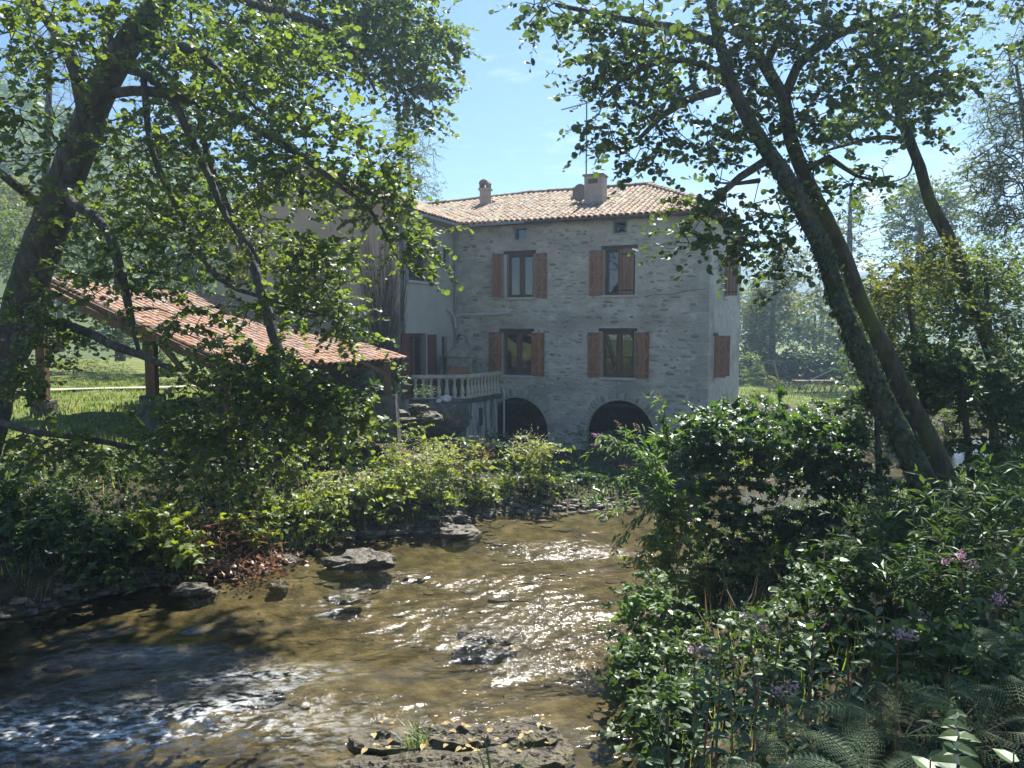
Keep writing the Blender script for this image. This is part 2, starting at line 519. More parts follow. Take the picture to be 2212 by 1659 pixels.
def height(X, Y):
    X, Y = np.asarray(X, float), np.asarray(Y, float)
    dl, dr = seg_dist(X, Y, LB), seg_dist(X, Y, RB)
    ins = inside(X, Y, POLY)
    d = np.minimum(dl, dr)
    zl1 = np.interp(d, [0, .4, 1.3, 2.6, 4.2, 6.5], [.02, .45, .85, 1.35, 1.8, 2.1])
    zl2 = np.interp(d, [0, .4, 2, 6], [.02, .25, .45, .55])
    w = np.clip((X + 4.0) / 2.5, 0, 1) * np.clip((Y - 17) / 2, 0, 1)
    w = np.maximum(w, np.clip((X - 2) / 3, 0, 1))
    w = np.where((Y > 27) & (X < 9), np.clip((X - 8) / 1, 0, 1), w)
    zl = zl1 * (1 - w) + zl2 * w
    zr = np.interp(d, [0, .4, 1.5, 3, 6, 15], [.02, .4, .85, 1.35, 1.9, 2.2])
    far = np.clip((d - 15) / 30, 0, 1)
    zr = zr * (1 - far) + .6 * far
    z = np.where(dl < dr, zl, zr)
    # the ground drops to the tail race in front of and under the mill
    hx, hy = X * .9272 - Y * .3746 + 12.52, X * .3746 + Y * .9272 - 25.4
    k = np.clip((hx - .2) / .8, 0, 1) * np.clip((hy + 6) / 2, 0, 1) * np.clip((9.6 - hx) / .3, 0, 1) * np.clip((10 - hy) / .5, 0, 1)
    z = z * (1 - k) + np.minimum(z, .25) * k
    z = z + np.where(d > .3, .07 * fbm(X * .9, Y * .9, 3, 3), 0)
    bed = -np.interp(d, [0, .5, 1.5, 3], [.02, .14, .26, .36]) + .09 * fbm(X * .8, Y * .8, 4, 9)
    bed = np.where(d < .3, -.05, bed)
    return np.where(ins, np.minimum(bed, -.03), z)


def axis(lo, hi, step, far, g=1.25):
    a = list(np.arange(lo, hi + 1e-6, step))
    s, x = step, hi
    while x < far:
        s *= g; x += s; a.append(x)
    s, x = step, lo
    b = []
    while x > -far:
        s *= g; x -= s; b.append(x)
    return np.array(b[::-1] + a)


def grid_mesh(name, xs, ys, zf, mats, smooth=True):
    X, Y = np.meshgrid(xs, ys)
    Z = zf(X, Y)
    V = np.stack([X, Y, Z], -1).reshape(-1, 3)
    nx, ny = len(xs), len(ys)
    i = (np.arange(ny - 1)[:, None] * nx + np.arange(nx - 1)[None]).ravel()
    return mesh_np(name, V, [np.stack([i, i + 1, i + nx + 1, i + nx], 1)], mats, smooth=smooth)


def groundmat():
    m, n, l, b = newmat('ground')
    geo = n.new('ShaderNodeNewGeometry')
    sp = n.new('ShaderNodeSeparateXYZ'); l.new(geo.outputs['Position'], sp.inputs[0])

    def noise(s, d=6):
        t = n.new('ShaderNodeTexNoise'); t.inputs['Scale'].default_value = s; t.inputs['Detail'].default_value = d
        l.new(geo.outputs['Position'], t.inputs[0]); return t

    def ramp(src, stops):
        c = n.new('ShaderNodeValToRGB'); e = c.color_ramp.elements
        e[0].position, e[0].color = stops[0][0], (*stops[0][1], 1)
        e[1].position, e[1].color = stops[-1][0], (*stops[-1][1], 1)
        for p_, c_ in stops[1:-1]:
            k = e.new(p_); k.color = (*c_, 1)
        l.new(src, c.inputs[0]); return c.outputs[0]

    def mix(f, a, bb):
        x = n.new('ShaderNodeMixRGB'); l.new(f, x.inputs[0]); l.new(a, x.inputs[1]); l.new(bb, x.inputs[2]); return x.outputs[0]

    grass = ramp(noise(1.7).outputs[0], [(.3, (.075, .105, .026)), (.52, (.12, .145, .038)), (.72, (.23, .20, .075))])
    soil = ramp(noise(5).outputs[0], [(.3, (.035, .028, .018)), (.7, (.085, .068, .042))])
    bed = ramp(noise(3.2, 9).outputs[0], [(.28, (.040, .034, .018)), (.47, (.084, .070, .036)), (.56, (.118, .098, .052)), (.75, (.18, .15, .085))])
    mr = n.new('ShaderNodeMapRange'); mr.inputs[1].default_value = 1.45; mr.inputs[2].default_value = 1.95
    l.new(sp.outputs[2], mr.inputs[0])
    my = n.new('ShaderNodeMapRange'); my.inputs[1].default_value = 38; my.inputs[2].default_value = 42
    l.new(sp.outputs[1], my.inputs[0])
    mxx = n.new('ShaderNodeMath'); mxx.operation = 'MAXIMUM'
    l.new(mr.outputs[0], mxx.inputs[0]); l.new(my.outputs[0], mxx.inputs[1])
    c1 = mix(mxx.outputs[0], soil, grass)
    mb = n.new('ShaderNodeMapRange'); mb.inputs[1].default_value = .02; mb.inputs[2].default_value = .12
    l.new(sp.outputs[2], mb.inputs[0])
    c2 = mix(mb.outputs[0], bed, c1)
    l.new(c2, b.inputs['Base Color'])
    b.inputs['Roughness'].default_value = .95
    b.inputs['Specular IOR Level'].default_value = .15
    bp = n.new('ShaderNodeBump'); bp.inputs['Strength'].default_value = .8; bp.inputs['Distance'].default_value = .06
    l.new(noise(11, 6).outputs[0], bp.inputs['Height']); l.new(bp.outputs[0], b.inputs['Normal'])
    return m


M['ground'] = groundmat()
gx = axis(-17, 17, .22, 560)
gy = axis(3, 40, .22, 640)
gy = gy[gy > -120]
gx = np.clip(gx, -600, 600); gy = np.clip(gy, -125, 640)
ground = bpy.data.objects.new('ground', grid_mesh('ground', gx, gy, height, [M['ground']]))
link(ground); props(ground, 'grassy and earthen ground of the garden, the banks and the stream bed', kind='structure')


# gravel path behind the shed
pm = MB()
pa = [(-30, 27.6), (-24, 28.4), (-18, 29.3), (-14, 30.4), (-11, 31.6)]
for (x0, y0), (x1, y1) in zip(pa[:-1], pa[1:]):
    vs = []
    for x, y in ((x0, y0 - .8), (x1, y1 - .8), (x1, y1 + .8), (x0, y0 + .8)):
        vs.append((x, y, 2.2))
    pm.add(vs, [(0, 1, 2, 3)])
M['gravel'] = surf('gravel', (.30, .27, .22), (.46, .42, .36), 20, .95, .6, 60)
path = pm.build('path', M['gravel'])
props(path, 'pale gravel path crossing the sunlit lawn', kind='structure')
for v in path.data.vertices:
    v.co.z = float(height(v.co.x, v.co.y)) + .10

# hills
M['hill'] = surf('hill_green', (.035, .060, .018), (.10, .13, .045), .03, .95, .0, c3=(.14, .16, .06))


def hill_h(X, Y):
    base = np.interp(X, [-420, -200, -80, -48, -35, -10, 40], [46, 44, 40, 25, 17, 5, 0])
    prof = np.exp(-((Y - 130) / 48.0) ** 2)
    return base * prof * (1 + .07 * fbm(X * .02, Y * .02, 4, 5)) - .5


hill = bpy.data.objects.new('hill', grid_mesh('hill', np.linspace(-420, 60, 90), np.linspace(56, 300, 60), hill_h, [M['hill']]))
link(hill); props(hill, 'wooded hillside rising behind the trees on the near side of the valley', kind='structure')


def mtn_h(X, Y):
    ridge = 27 * np.exp(-((X - 130) / 150.0) ** 2) + 26 * np.exp(-((X + 330) / 200.0) ** 2) + 14
    return ridge * np.exp(-((Y - 430) / 80.0) ** 2) * (1 + .22 * fbm(X * .016, Y * .016, 5, 8)) - 1


M['mountain'] = surf('mountain_woods', (.045, .075, .045), (.09, .12, .07), .02, 1, .0)
mt = bpy.data.objects.new('mountains', grid_mesh('mountains', np.linspace(-590, 590, 130), np.linspace(250, 630, 40), mtn_h, [M['mountain']]))
link(mt); props(mt, 'distant blue mountain ridge low above the trees', kind='structure')


# ------------------------------------------------------------------ river
def watermat():
    m, n, l, b = newmat('stream_water')
    n.remove(b)
    geo = n.new('ShaderNodeNewGeometry')
    mp = n.new('ShaderNodeMapping')
    mp.inputs['Rotation'].default_value = (0, 0, math.radians(-28))
    mp.inputs['Scale'].default_value = (.75, 1.5, 1)
    l.new(geo.outputs['Position'], mp.inputs[0])
    hs = []
    for s, d in ((2.6, 3), (9, 3), (26, 3)):
        t = n.new('ShaderNodeTexNoise'); t.inputs['Scale'].default_value = s; t.inputs['Detail'].default_value = d
        t.inputs['Distortion'].default_value = .6
        l.new(mp.outputs[0], t.inputs[0]); hs.append(t)
    rap = n.new('ShaderNodeAttribute'); rap.attribute_name = 'rapid'
    prev = None
    for t, st, ds in zip(hs, (.5, .7, .7), (.05, .030, .010)):
        bp = n.new('ShaderNodeBump'); bp.inputs['Strength'].default_value = st
        dm = n.new('ShaderNodeMath'); dm.operation = 'MULTIPLY'; dm.inputs[1].default_value = ds
        l.new(rap.outputs['Fac'], dm.inputs[0]); l.new(dm.outputs[0], bp.inputs['Distance'])
        l.new(t.outputs[0], bp.inputs['Height'])
        if prev: l.new(prev.outputs[0], bp.inputs['Normal'])
        prev = bp
    g = n.new('ShaderNodeBsdfGlossy'); g.inputs['Roughness'].default_value = .12
    l.new(prev.outputs[0], g.inputs['Normal'])
    t = n.new('ShaderNodeBsdfTransparent'); t.inputs[0].default_value = (.82, .79, .68, 1)
    f = n.new('ShaderNodeFresnel'); f.inputs[0].default_value = 1.33
    l.new(prev.outputs[0], f.inputs['Normal'])
    x = n.new('ShaderNodeMixShader')
    l.new(f.outputs[0], x.inputs[0]); l.new(t.outputs[0], x.inputs[1]); l.new(g.outputs[0], x.inputs[2])
    # white water where the stream tumbles
    fo = n.new('ShaderNodeBsdfDiffuse'); fo.inputs[0].default_value = (.75, .78, .78, 1)
    fa = n.new('ShaderNodeAttribute'); fa.attribute_name = 'foam'
    fn = n.new('ShaderNodeTexNoise'); fn.inputs['Scale'].default_value = 7; fn.inputs['Detail'].default_value = 9; fn.inputs['Roughness'].default_value = .7
    l.new(mp.outputs[0], fn.inputs[0])
    ad = n.new('ShaderNodeMath'); ad.operation = 'MULTIPLY'
    fr = n.new('ShaderNodeMapRange'); fr.inputs[1].default_value = .45; fr.inputs[2].default_value = .66
    l.new(fn.outputs[0], fr.inputs[0])
    l.new(fr.outputs[0], ad.inputs[0]); l.new(fa.outputs['Fac'], ad.inputs[1])
    x2 = n.new('ShaderNodeMixShader')
    l.new(ad.outputs[0], x2.inputs[0]); l.new(x.outputs[0], x2.inputs[1]); l.new(fo.outputs[0], x2.inputs[2])
    l.new(x2.outputs[0], n['Material Output'].inputs[0])
    return m


M['water'] = watermat()
wx = axis(-7.5, 3.3, .03, 95, 1.12)
wy = axis(7.0, 19, .03, 100, 1.12)
wy = wy[(wy > -7.5) & (wy < 80)]
# rocks that stir the water: (x, y, size)
ROCKS = [((770, 1222), 1.35, .26, 'flat brown rock lying half dry in mid stream', 1.5), ((592, 1268), .42, .12, 'small dark rock beside the left bank, its top just dry', 1.3), ((735, 1292), .75, .10, 'low dark rock washed over by the riffle', 1.6),
         ((1060, 1375), .95, .12, 'long dark rock breaking the sparkling riffle', 2.0), ((985, 1157), 1.1, .24, 'pale topped rock at the bend against the far bank', 1.8), ((600, 1217), .5, .16, 'wet rock at the foot of the withered stems', 1.4),
         ((505, 1246), .4, .14, 'rounded rock on the left bank edge below the withered stems', 1.2), ((400, 1290), .8, .22, 'dark undercut rock slab at the shaded left bank', 1.7), ((150, 1330), .5, .10, 'ochre stone shining under the shallow edge', 1.4),
         ((270, 1500), .6, .10, 'submerged boulder under the left white water', 1.3), ((560, 1445), .8, .1, 'long sunken stone with yellow moss in the dark water', 2.2)]
RW = []
for (px, py), s, h, lab, ar in ROCKS:
    k = EYE / ((py - 715) / F)
    RW.append(((px - 1106) / F * k, k, s))


def water_h(X, Y):
    # flow turned to run from upper right to lower left
    c, s = math.cos(math.radians(28)), math.sin(math.radians(28))
    U, V = X * c + Y * s, -X * s + Y * c
    near = np.exp(-((X - 0) ** 2 / 160 + (Y - 12) ** 2 / 130))
    z = .030 * fbm(U * .9, V * 1.7, 2, 21)
    rip = .016 * vnoise(U * 2.6, V * 5.2, 22) + .0125 * vnoise(U * 6, V * 10.5, 23) + .0075 * vnoise(U * 11, V * 19, 24)
    return (z + rip * AMP(X, Y)) * (.3 + .7 * near)


RIFFLES = [(1150, 1190, 1.5), (1290, 1205, 1.3), (1090, 1275, 1.7), (1190, 1335, 1.3), (1240, 1430, 1.6), (1140, 1450, 1.2), (800, 1330, 1.5), (690, 1300, 1.0), (900, 1390, 1.2), (1080, 1400, 1.0), (640, 1540, 1.2), (560, 1580, 1.0), (870, 1250, .9)]


def AMP(X, Y):
    a = .15 + .45 * np.clip(fbm(X * .6 + 3, Y * 1.3, 3, 40), -.3, 1)
    for px, py, s in RIFFLES:
        k = EYE / ((py - 715) / F)
        x = (px - 1106) / F * k
        a = a + 1.15 * np.exp(-(((X - x) / (s * .75)) ** 2 + ((Y - k) / (s * .42)) ** 2))
    return np.clip(a + .3 * RAP(X, Y), .10, 2.0)


def RAP(X, Y):
    r = np.exp(-(((X + 4.8) / 3.2) ** 2 + ((Y - 8.2) / 1.3) ** 2)) * 1.0
    r = r + .55 * np.exp(-(((X + 1.2) / 1.6) ** 2 + ((Y - 8.9) / .7) ** 2))
    for x, y, s in RW:
        r = r + .4 * np.exp(-(((X - x + .3 * s) / (s * .9)) ** 2 + ((Y - y + .25 * s) / (s * .7)) ** 2))
    return np.clip(r, 0, 1.3)


X, Y = np.meshgrid(wx, wy)
ins = inside(X, Y, POLY) | (np.minimum(seg_dist(X, Y, LB), seg_dist(X, Y, RB)) < .8)
Zw = water_h(X, Y)
Vw = np.stack([X, Y, Zw], -1).reshape(-1, 3)
nx, ny = len(wx), len(wy)
ii = (np.arange(ny - 1)[:, None] * nx + np.arange(nx - 1)[None]).ravel()
keep = ins.ravel()[ii] | ins.ravel()[ii + nx + 1]
ii = ii[keep]
qf = np.stack([ii, ii + 1, ii + nx + 1, ii + nx], 1)
used = np.unique(qf)
remap = np.full(len(Vw), -1, np.int64); remap[used] = np.arange(len(used))
wm = mesh_np('river_water', Vw[used], [remap[qf]], [M['water']], smooth=True)
at = wm.attributes.new('rapid', 'FLOAT', 'POINT')
at.data.foreach_set('value', AMP(X, Y).ravel()[used].astype(np.float32))
foam = np.exp(-(((X + 5.0) / 2.6) ** 2 + ((Y - 8.2) / .55) ** 2)) * 1.0 + np.exp(-(((X + 3.2) / .9) ** 2 + ((Y - 9.6) / .25) ** 2)) * .5 + np.exp(-(((X + 4.9) / .9) ** 2 + ((Y - 10.2) / .22) ** 2)) * .4
foam = foam + .5 * np.exp(-(((X + 3.3 - .9 * (Y - 8.8)) / .25) ** 2 + ((Y - 8.9) / .6) ** 2))
at = wm.attributes.new('foam', 'FLOAT', 'POINT')
at.data.foreach_set('value', np.clip(foam, 0, 1).ravel()[used].astype(np.float32))
river = link(bpy.data.objects.new('river_water', wm))
props(river, 'shallow brown stream sparkling in the sun as it runs over stones', kind='structure')


# ------------------------------------------------------------------ stones in the water
def rock_mesh(name, sx, sy, sz, m, seed, flat=.6, nu=16, nv=9):
    rr = np.random.default_rng(seed)
    V = []
    for j in range(nv + 1):
        ph = math.pi * j / nv - math.pi / 2
        for i in range(nu):
            th = 2 * math.pi * i / nu
            V.append((math.cos(ph) * math.cos(th), math.cos(ph) * math.sin(th), math.sin(ph)))
    V = np.array(V)
    n = fbm(V[:, 0] * 1.4 + seed, V[:, 1] * 1.4 + V[:, 2] * 1.1, 4, seed)
    n2 = fbm(V[:, 0] * 4.2 + seed, V[:, 1] * 4.2 - V[:, 2] * 3.1, 3, seed + 3)
    V = V * (1 + .27 * n + .09 * n2)[:, None]
    V[:, 2] = np.sign(V[:, 2]) * np.abs(V[:, 2]) ** (1 / flat) if False else V[:, 2]
    V[:, 2] = np.minimum(V[:, 2], flat + .18 * fbm(V[:, 0] * 3, V[:, 1] * 3, 3, seed + 5))
    V = V * np.array([sx, sy, sz])
    f = []
    for j in range(nv):
        for i in range(nu):
            i2 = (i + 1) % nu
            f.append((j * nu + i, j * nu + i2, (j + 1) * nu + i2, (j + 1) * nu + i))
    return mesh_np(name, V, [f], [m], smooth=False)


for q, (((px, py), s, h, lab, ar), (x, y, _)) in enumerate(zip(ROCKS, RW)):
    o = bpy.data.objects.new('river_rock', rock_mesh('river_rock', s * .46 * min(1, ar * .7), s * .46 / min(1.8, ar) * 1.2, h * 1.0, M['rock'], 30 + q, .62, 30, 18))
    o.location = (x, y, -.03 if h > .13 else -.075)
    o.rotation_euler = (0, 0, R.uniform(-.3, .3))
    link(o); props(o, lab, 'rock', 'rocks in the stream')

# stones and gravel lying on the bed
rngb = np.random.default_rng(44)
bx_, by_ = rngb.uniform(-9, 4, 9000), rngb.uniform(6.5, 19, 9000)
okb = inside(bx_, by_, POLY) & (rngb.random(9000) < .05 + .3 * (fbm(bx_ * .5, by_ * .5, 3, 61) > .25))
bx_, by_ = bx_[okb][:3600], by_[okb][:3600]
bs_ = .035 + .10 * rngb.random(len(bx_)) ** 3 * 1.6
bz_ = height(bx_, by_)
ring = np.array([(math.cos(a), math.sin(a)) for a in np.arange(7) * 2 * math.pi / 7])
pr_ = np.concatenate([np.c_[ring * 1.0, np.full(7, -.35)], np.c_[ring * .82, np.full(7, .28)], [[0, 0, .42]]])
Vb = pr_[None] * (1 + rngb.normal(0, .13, (len(bx_), 15, 3)))
ca_, sa_ = np.cos(rngb.uniform(0, 6.3, len(bx_))), np.sin(rngb.uniform(0, 6.3, len(bx_)))
Vb = Vb * np.stack([bs_ * rngb.uniform(1, 1.7, len(bx_)), bs_, bs_ * .8], 1)[:, None]
Vb = Vb + np.stack([bx_, by_, np.minimum(bz_ - .015, -.08)], 1)[:, None]
ob = (np.arange(len(bx_)) * 15)[:, None, None]
Qb = (np.array([(k, (k + 1) % 7, 7 + (k + 1) % 7, 7 + k) for k in range(7)])[None] + ob).reshape(-1, 4)
Tb = (np.array([(7 + k, 7 + (k + 1) % 7, 14) for k in range(7)])[None] + ob).reshape(-1, 3)
M['pebble'] = surf('bed_stone', (.055, .048, .03), (.12, .10, .06), 4, .9, .3, 20, rndamt=.3)
o = link(bpy.data.objects.new('gravel', mesh_np('gravel', Vb.reshape(-1, 3), [Qb, Tb], [M['pebble']], rnd=np.repeat(rngb.random(len(bx_)), 15))))
props(o, 'brown stones and gravel on the stream bed', kind='stuff')

# shingle along the water's edge
rngb = np.random.default_rng(45)
tt_ = rngb.random(1500)
lbx = np.interp(tt_ * 9, np.arange(10), LB[2:12, 0]); lby = np.interp(tt_ * 9, np.arange(10), LB[2:12, 1])
rbx = np.interp(tt_ * 6, np.arange(7), RB[4:11, 0]); rby = np.interp(tt_ * 6, np.arange(7), RB[4:11, 1])
sd_ = rngb.random(1500) < .75
ex, ey = np.where(sd_, lbx, rbx) + rngb.normal(0, .16, 1500), np.where(sd_, lby, rby) + rngb.normal(0, .16, 1500)
es = .03 + .09 * rngb.random(1500) ** 2.5
Ve = pr_[None] * (1 + rngb.normal(0, .15, (1500, 15, 3)))
Ve = Ve * np.stack([es * rngb.uniform(1, 1.8, 1500), es, es * .9], 1)[:, None]
Ve = Ve + np.stack([ex, ey, np.clip(height(ex, ey), -.12, .3) + .005], 1)[:, None]
oe = (np.arange(1500) * 15)[:, None, None]
Qe = (np.array([(k, (k + 1) % 7, 7 + (k + 1) % 7, 7 + k) for k in range(7)])[None] + oe).reshape(-1, 4)
Te = (np.array([(7 + k, 7 + (k + 1) % 7, 14) for k in range(7)])[None] + oe).reshape(-1, 3)
M['shingle'] = surf('wet_shingle', (.05, .042, .03), (.20, .17, .125), 5, .6, .4, 25, rndamt=.5)
o = link(bpy.data.objects.new('shingle', mesh_np('shingle', Ve.reshape(-1, 3), [Qe, Te], [M['shingle']], rnd=np.repeat(rngb.random(1500), 15))))
props(o, 'wet shingle strewn along the edges of the stream', kind='stuff')

# foreground mossy ledge
lx, ly = (1000 - 1106) / F * 7.9, 7.9
led = thing('mossy_rock', 'wide mossy rock ledge with fallen leaves in the nearest shallows', 'rock', (lx - .1, ly, 0))
lob = [(-.62, -.05, .42, .30, .17), (.05, .0, .50, .27, .21), (.62, .02, .50, .30, .20), (.15, -.42, .75, .25, .15), (-.75, -.45, .4, .2, .12), (.75, -.38, .4, .22, .14), (1.02, -.1, .25, .3, .1)]
for q, (a, b_, sx, sy, sz) in enumerate(lob):
    o = link(bpy.data.objects.new('rock_lobe', rock_mesh('rock_lobe', sx, sy, sz * 1.35, M['rockmoss'], 60 + q, .6, 26, 14)), led)
    o.location = (a, b_, -.02)

# ------------------------------------------------------------------ the stone house and its rendered wing
AL = math.radians(22)
SA, CA = math.sin(AL), math.cos(AL)
S0, N0, ZF = -12.52, 25.4, 1.9          # inner corner of house and wing, front wall, ground floor level
HLOC = Vector((S0 * CA + N0 * SA, -S0 * SA + N0 * CA, ZF))
HMAT = Matrix.Translation(HLOC) @ Matrix.Rotation(-AL, 4, 'Z')
CAML = HMAT.inverted() @ Vector((0, 0, EYE))


def HF(x, y, ly=0.0):
    """where the line of sight through (x, y) meets the house plane local y = ly -> (local x, local z)"""
    d = (HMAT.inverted() @ P(x, y, 10)) - CAML
    k = (ly - CAML.y) / d.y
    p = CAML + d * k
    return p.x, p.z


house = thing('stone_house', 'old three storey stone mill house with orange shutters, arches and a rendered wing', 'house', HLOC, (0, 0, -AL))


def wall_mesh(outer, holes, fn, depth, reveal_mat_idx=1):
    """flat wall with openings; fn(u, v, h) gives the local point, h>0 goes into the wall"""
    loops = [[Vector((u, v, 0)) for u, v in outer]] + [[Vector((u, v, 0)) for u, v in h] for h in holes]
    tris = tessellate_polygon(loops)
    flat = [p for lo in loops for p in lo]
    mb = MB()
    mb.add([fn(p.x, p.y, 0) for p in flat], [tuple(t) for t in tris])
    for lo in loops:
        n = len(lo)
        vs = [fn(p.x, p.y, 0) for p in lo] + [fn(p.x, p.y, depth) for p in lo]
        mb.add(vs, [(i, (i + 1) % n, n + (i + 1) % n, n + i) for i in range(n)])
    return mb


def arch_pts(cx, r, zs, n=18, z0=-2.3):
    a = [(cx - r, z0)]
    a += [(cx - r * math.cos(math.pi * k / n), zs + r * math.sin(math.pi * k / n)) for k in range(n + 1)]
    a += [(cx + r, z0)]
    return a


ARCH = [(2.42, 1.19, -1.06), (6.19, 1.18, -1.02)]
WINS = [(2.06, 3.06, 3.68, 5.20), (5.62, 6.66, 3.70, 5.24), (1.90, 3.00, .92, 2.47), (5.56, 6.66, .92, 2.48)]
ATT = [(2.36, 2.81, 5.70, 6.08), (5.93, 6.36, 5.76, 6.16)]


def rect(w):
    return [(w[0], w[2]), (w[1], w[2]), (w[1], w[3]), (w[0], w[3])]


outer = [(0, -2.3)] + arch_pts(*ARCH[0]) + arch_pts(*ARCH[1]) + [(9.09, -2.3), (9.09, 6.36), (0, 6.36)]
fw = wall_mesh(outer, [rect(w) for w in WINS + ATT], lambda u, v, h: (u, h, v), .34)
front = fw.build('stone_wall', M['mortar'], house)

# right hand wall, its two windows, and the walls out of sight that close the house
SW = [(3.75, 4.75, 3.75, 5.15), (1.25, 2.15, .9, 2.33)]
rw = wall_mesh([(0.0, -2.3), (9.9, -2.3), (9.9, 6.36), (0.0, 6.36)], [rect(w) for w in SW], lambda u, v, h: (9.092 - h, u + .001, v), .34)
rw.build('side_wall', M['mortar'], house)
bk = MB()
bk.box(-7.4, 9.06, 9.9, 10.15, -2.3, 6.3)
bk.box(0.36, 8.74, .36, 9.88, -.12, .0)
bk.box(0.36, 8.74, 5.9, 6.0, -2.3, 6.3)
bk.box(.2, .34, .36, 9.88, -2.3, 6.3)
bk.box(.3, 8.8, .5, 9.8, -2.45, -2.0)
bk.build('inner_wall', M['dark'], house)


# stones of the front wall, bedded in the mortar
def stone_proto(seed):
    rr = random.Random(seed)
    n = 8
    a0 = [2 * math.pi * k / n + rr.uniform(-.2, .2) for k in range(n)]
    ring = []
    for a in a0:
        q = rr.uniform(.82, 1.08)
        x, z = math.cos(a), math.sin(a)
        m_ = max(abs(x), abs(z)) ** .55
        ring.append((x / m_ * q * .5, z / m_ * q * .5))
    vs = [(x, .4, z) for x, z in ring] + [(x * .86, -.55 + rr.uniform(-.25, .2), z * .8) for x, z in ring] + [(rr.uniform(-.08, .08), -1.0, rr.uniform(-.08, .08))]
    fs = []
    for k in range(n):
        k2 = (k + 1) % n
        fs.append((k, k2, n + k2, n + k))
        fs.append((n + k, n + k2, 2 * n))
    return vs, fs


SP = [stone_proto(s) for s in range(7)]
SPM = [MB().add(*p).mesh('stone', M['stone']) for p in SP]


def blocked(x, z, w, h, m_=.05):
    for a in WINS:
        if a[0] - .12 - w / 2 < x < a[1] + .12 + w / 2 and a[2] - .12 - h / 2 < z < a[3] + .13 + h / 2: return True
    for a in ATT:
        if a[0] - .06 - w / 2 < x < a[1] + .06 + w / 2 and a[2] - .06 - h / 2 < z < a[3] + .06 + h / 2: return True
    for cx, r, zs in ARCH:
        for xx in (x - w / 2, x + w / 2, x):
            if z < zs and abs(xx - cx) < r + .05: return True
            if math.hypot(xx - cx, max(0, z - h / 2 - zs)) < r + .36 and z > zs - .02: return True
    return x + w / 2 > 8.93 or x - w / 2 < .06


stones = []
z = -1.7
while z < 6.2:
    hrow = R.uniform(.075, .17)
    x = .1 + R.uniform(0, .2)
    while x < 8.9:
        w = R.uniform(.13, .46) * (1 if z < 5 else .8)
        patch = .5 + .5 * float(vnoise(np.array(x * .55 + 4), np.array(z * .6 + 9), 77))
        if not blocked(x + w / 2, z + hrow / 2, w, hrow) and R.random() < .22 + .5 * patch:
            stones.append((x + w / 2, z + hrow / 2 + R.uniform(-.025, .025), w * R.uniform(.8, .97), hrow * R.uniform(.6, .92), R.uniform(.014, .042), R.randrange(7), R.uniform(-.12, .12)))
        x += w + R.uniform(.01, .05)
    z += hrow + R.uniform(.0, .02)
stones.sort(key=lambda s: -s[2] * s[3] * (1 if s[1] > -.9 else .3))


def stone_mat(s):
    x, z, w, h, d, k, r = s
    return Matrix.Translation((x, 0, z)) @ Matrix.Rotation(r, 4, 'Y') @ Matrix.Diagonal((w, d, h, 1))


for s in stones[:300]:
    o = bpy.data.objects.new('stone', SPM[s[5]])
    o.matrix_local = stone_mat(s)
    link(o, front)
V, Fq, Ft, rn = [], [], [], []
for s in stones[300:]:
    m_ = stone_mat(s)
    b = len(V)
    vs, fs = SP[s[5]]
    V += [tuple(m_ @ Vector(v)) for v in vs]
    rn += [R.random()] * len(vs)
    for f in fs: (Fq if len(f) == 4 else Ft).append([i + b for i in f])
o = link(bpy.data.objects.new('small_stones', mesh_np('small_stones', V, [Fq, Ft], [M['stone']], rnd=rn)), front)
o['kind'] = 'stuff'
# corner stones and arch rings
z = -1.6
k = 0
while z < 6.1:
    h = R.uniform(.26, .42)
    w = (.62 if k % 2 else .34) + R.uniform(-.06, .08)
    q = MB().box(9.09 - w, 9.102, -.008, .30 if not k % 2 else .2, z, z + h - .025)
    q.build('corner_stone', M['quoin'], front, bevel=.02)
    z += h; k += 1
VP = MB().add(*SP[2]).mesh('arch_stone', M['stone'])
for cx, r, zs in ARCH:
    nn = 30
    for k in range(nn):
        a = math.pi * (k + .5) / nn
        if cx < 3 and math.cos(a) < -.45: continue
        L = R.uniform(.24, .36)
        o = bpy.data.objects.new('arch_stone', SPM[k % 7])
        rc = r + L / 2 + .012
        o.matrix_local = Matrix.Translation((cx + rc * math.cos(a), 0, zs + rc * math.sin(a))) @ Matrix.Rotation(-a, 4, 'Y') @ Matrix.Diagonal((L, R.uniform(.014, .03), math.pi * r / nn * 1.02, 1))
        link(o, front)

# plastered projecting bits: beam-hole stones
for x, z in ((1.35, 5.45), (2.75, 5.6), (3.75, 5.38), (5.22, 5.45), (4.9, 3.05), (7.05, 5.62), (.42, 3.3), (5.5, 5.72)):
    o = bpy.data.objects.new('stone', SPM[R.randrange(7)])
    o.matrix_local = Matrix.Translation((x, 0, z)) @ Matrix.Diagonal((R.uniform(.16, .26), .03, R.uniform(.16, .28), 1))
    link(o, front)


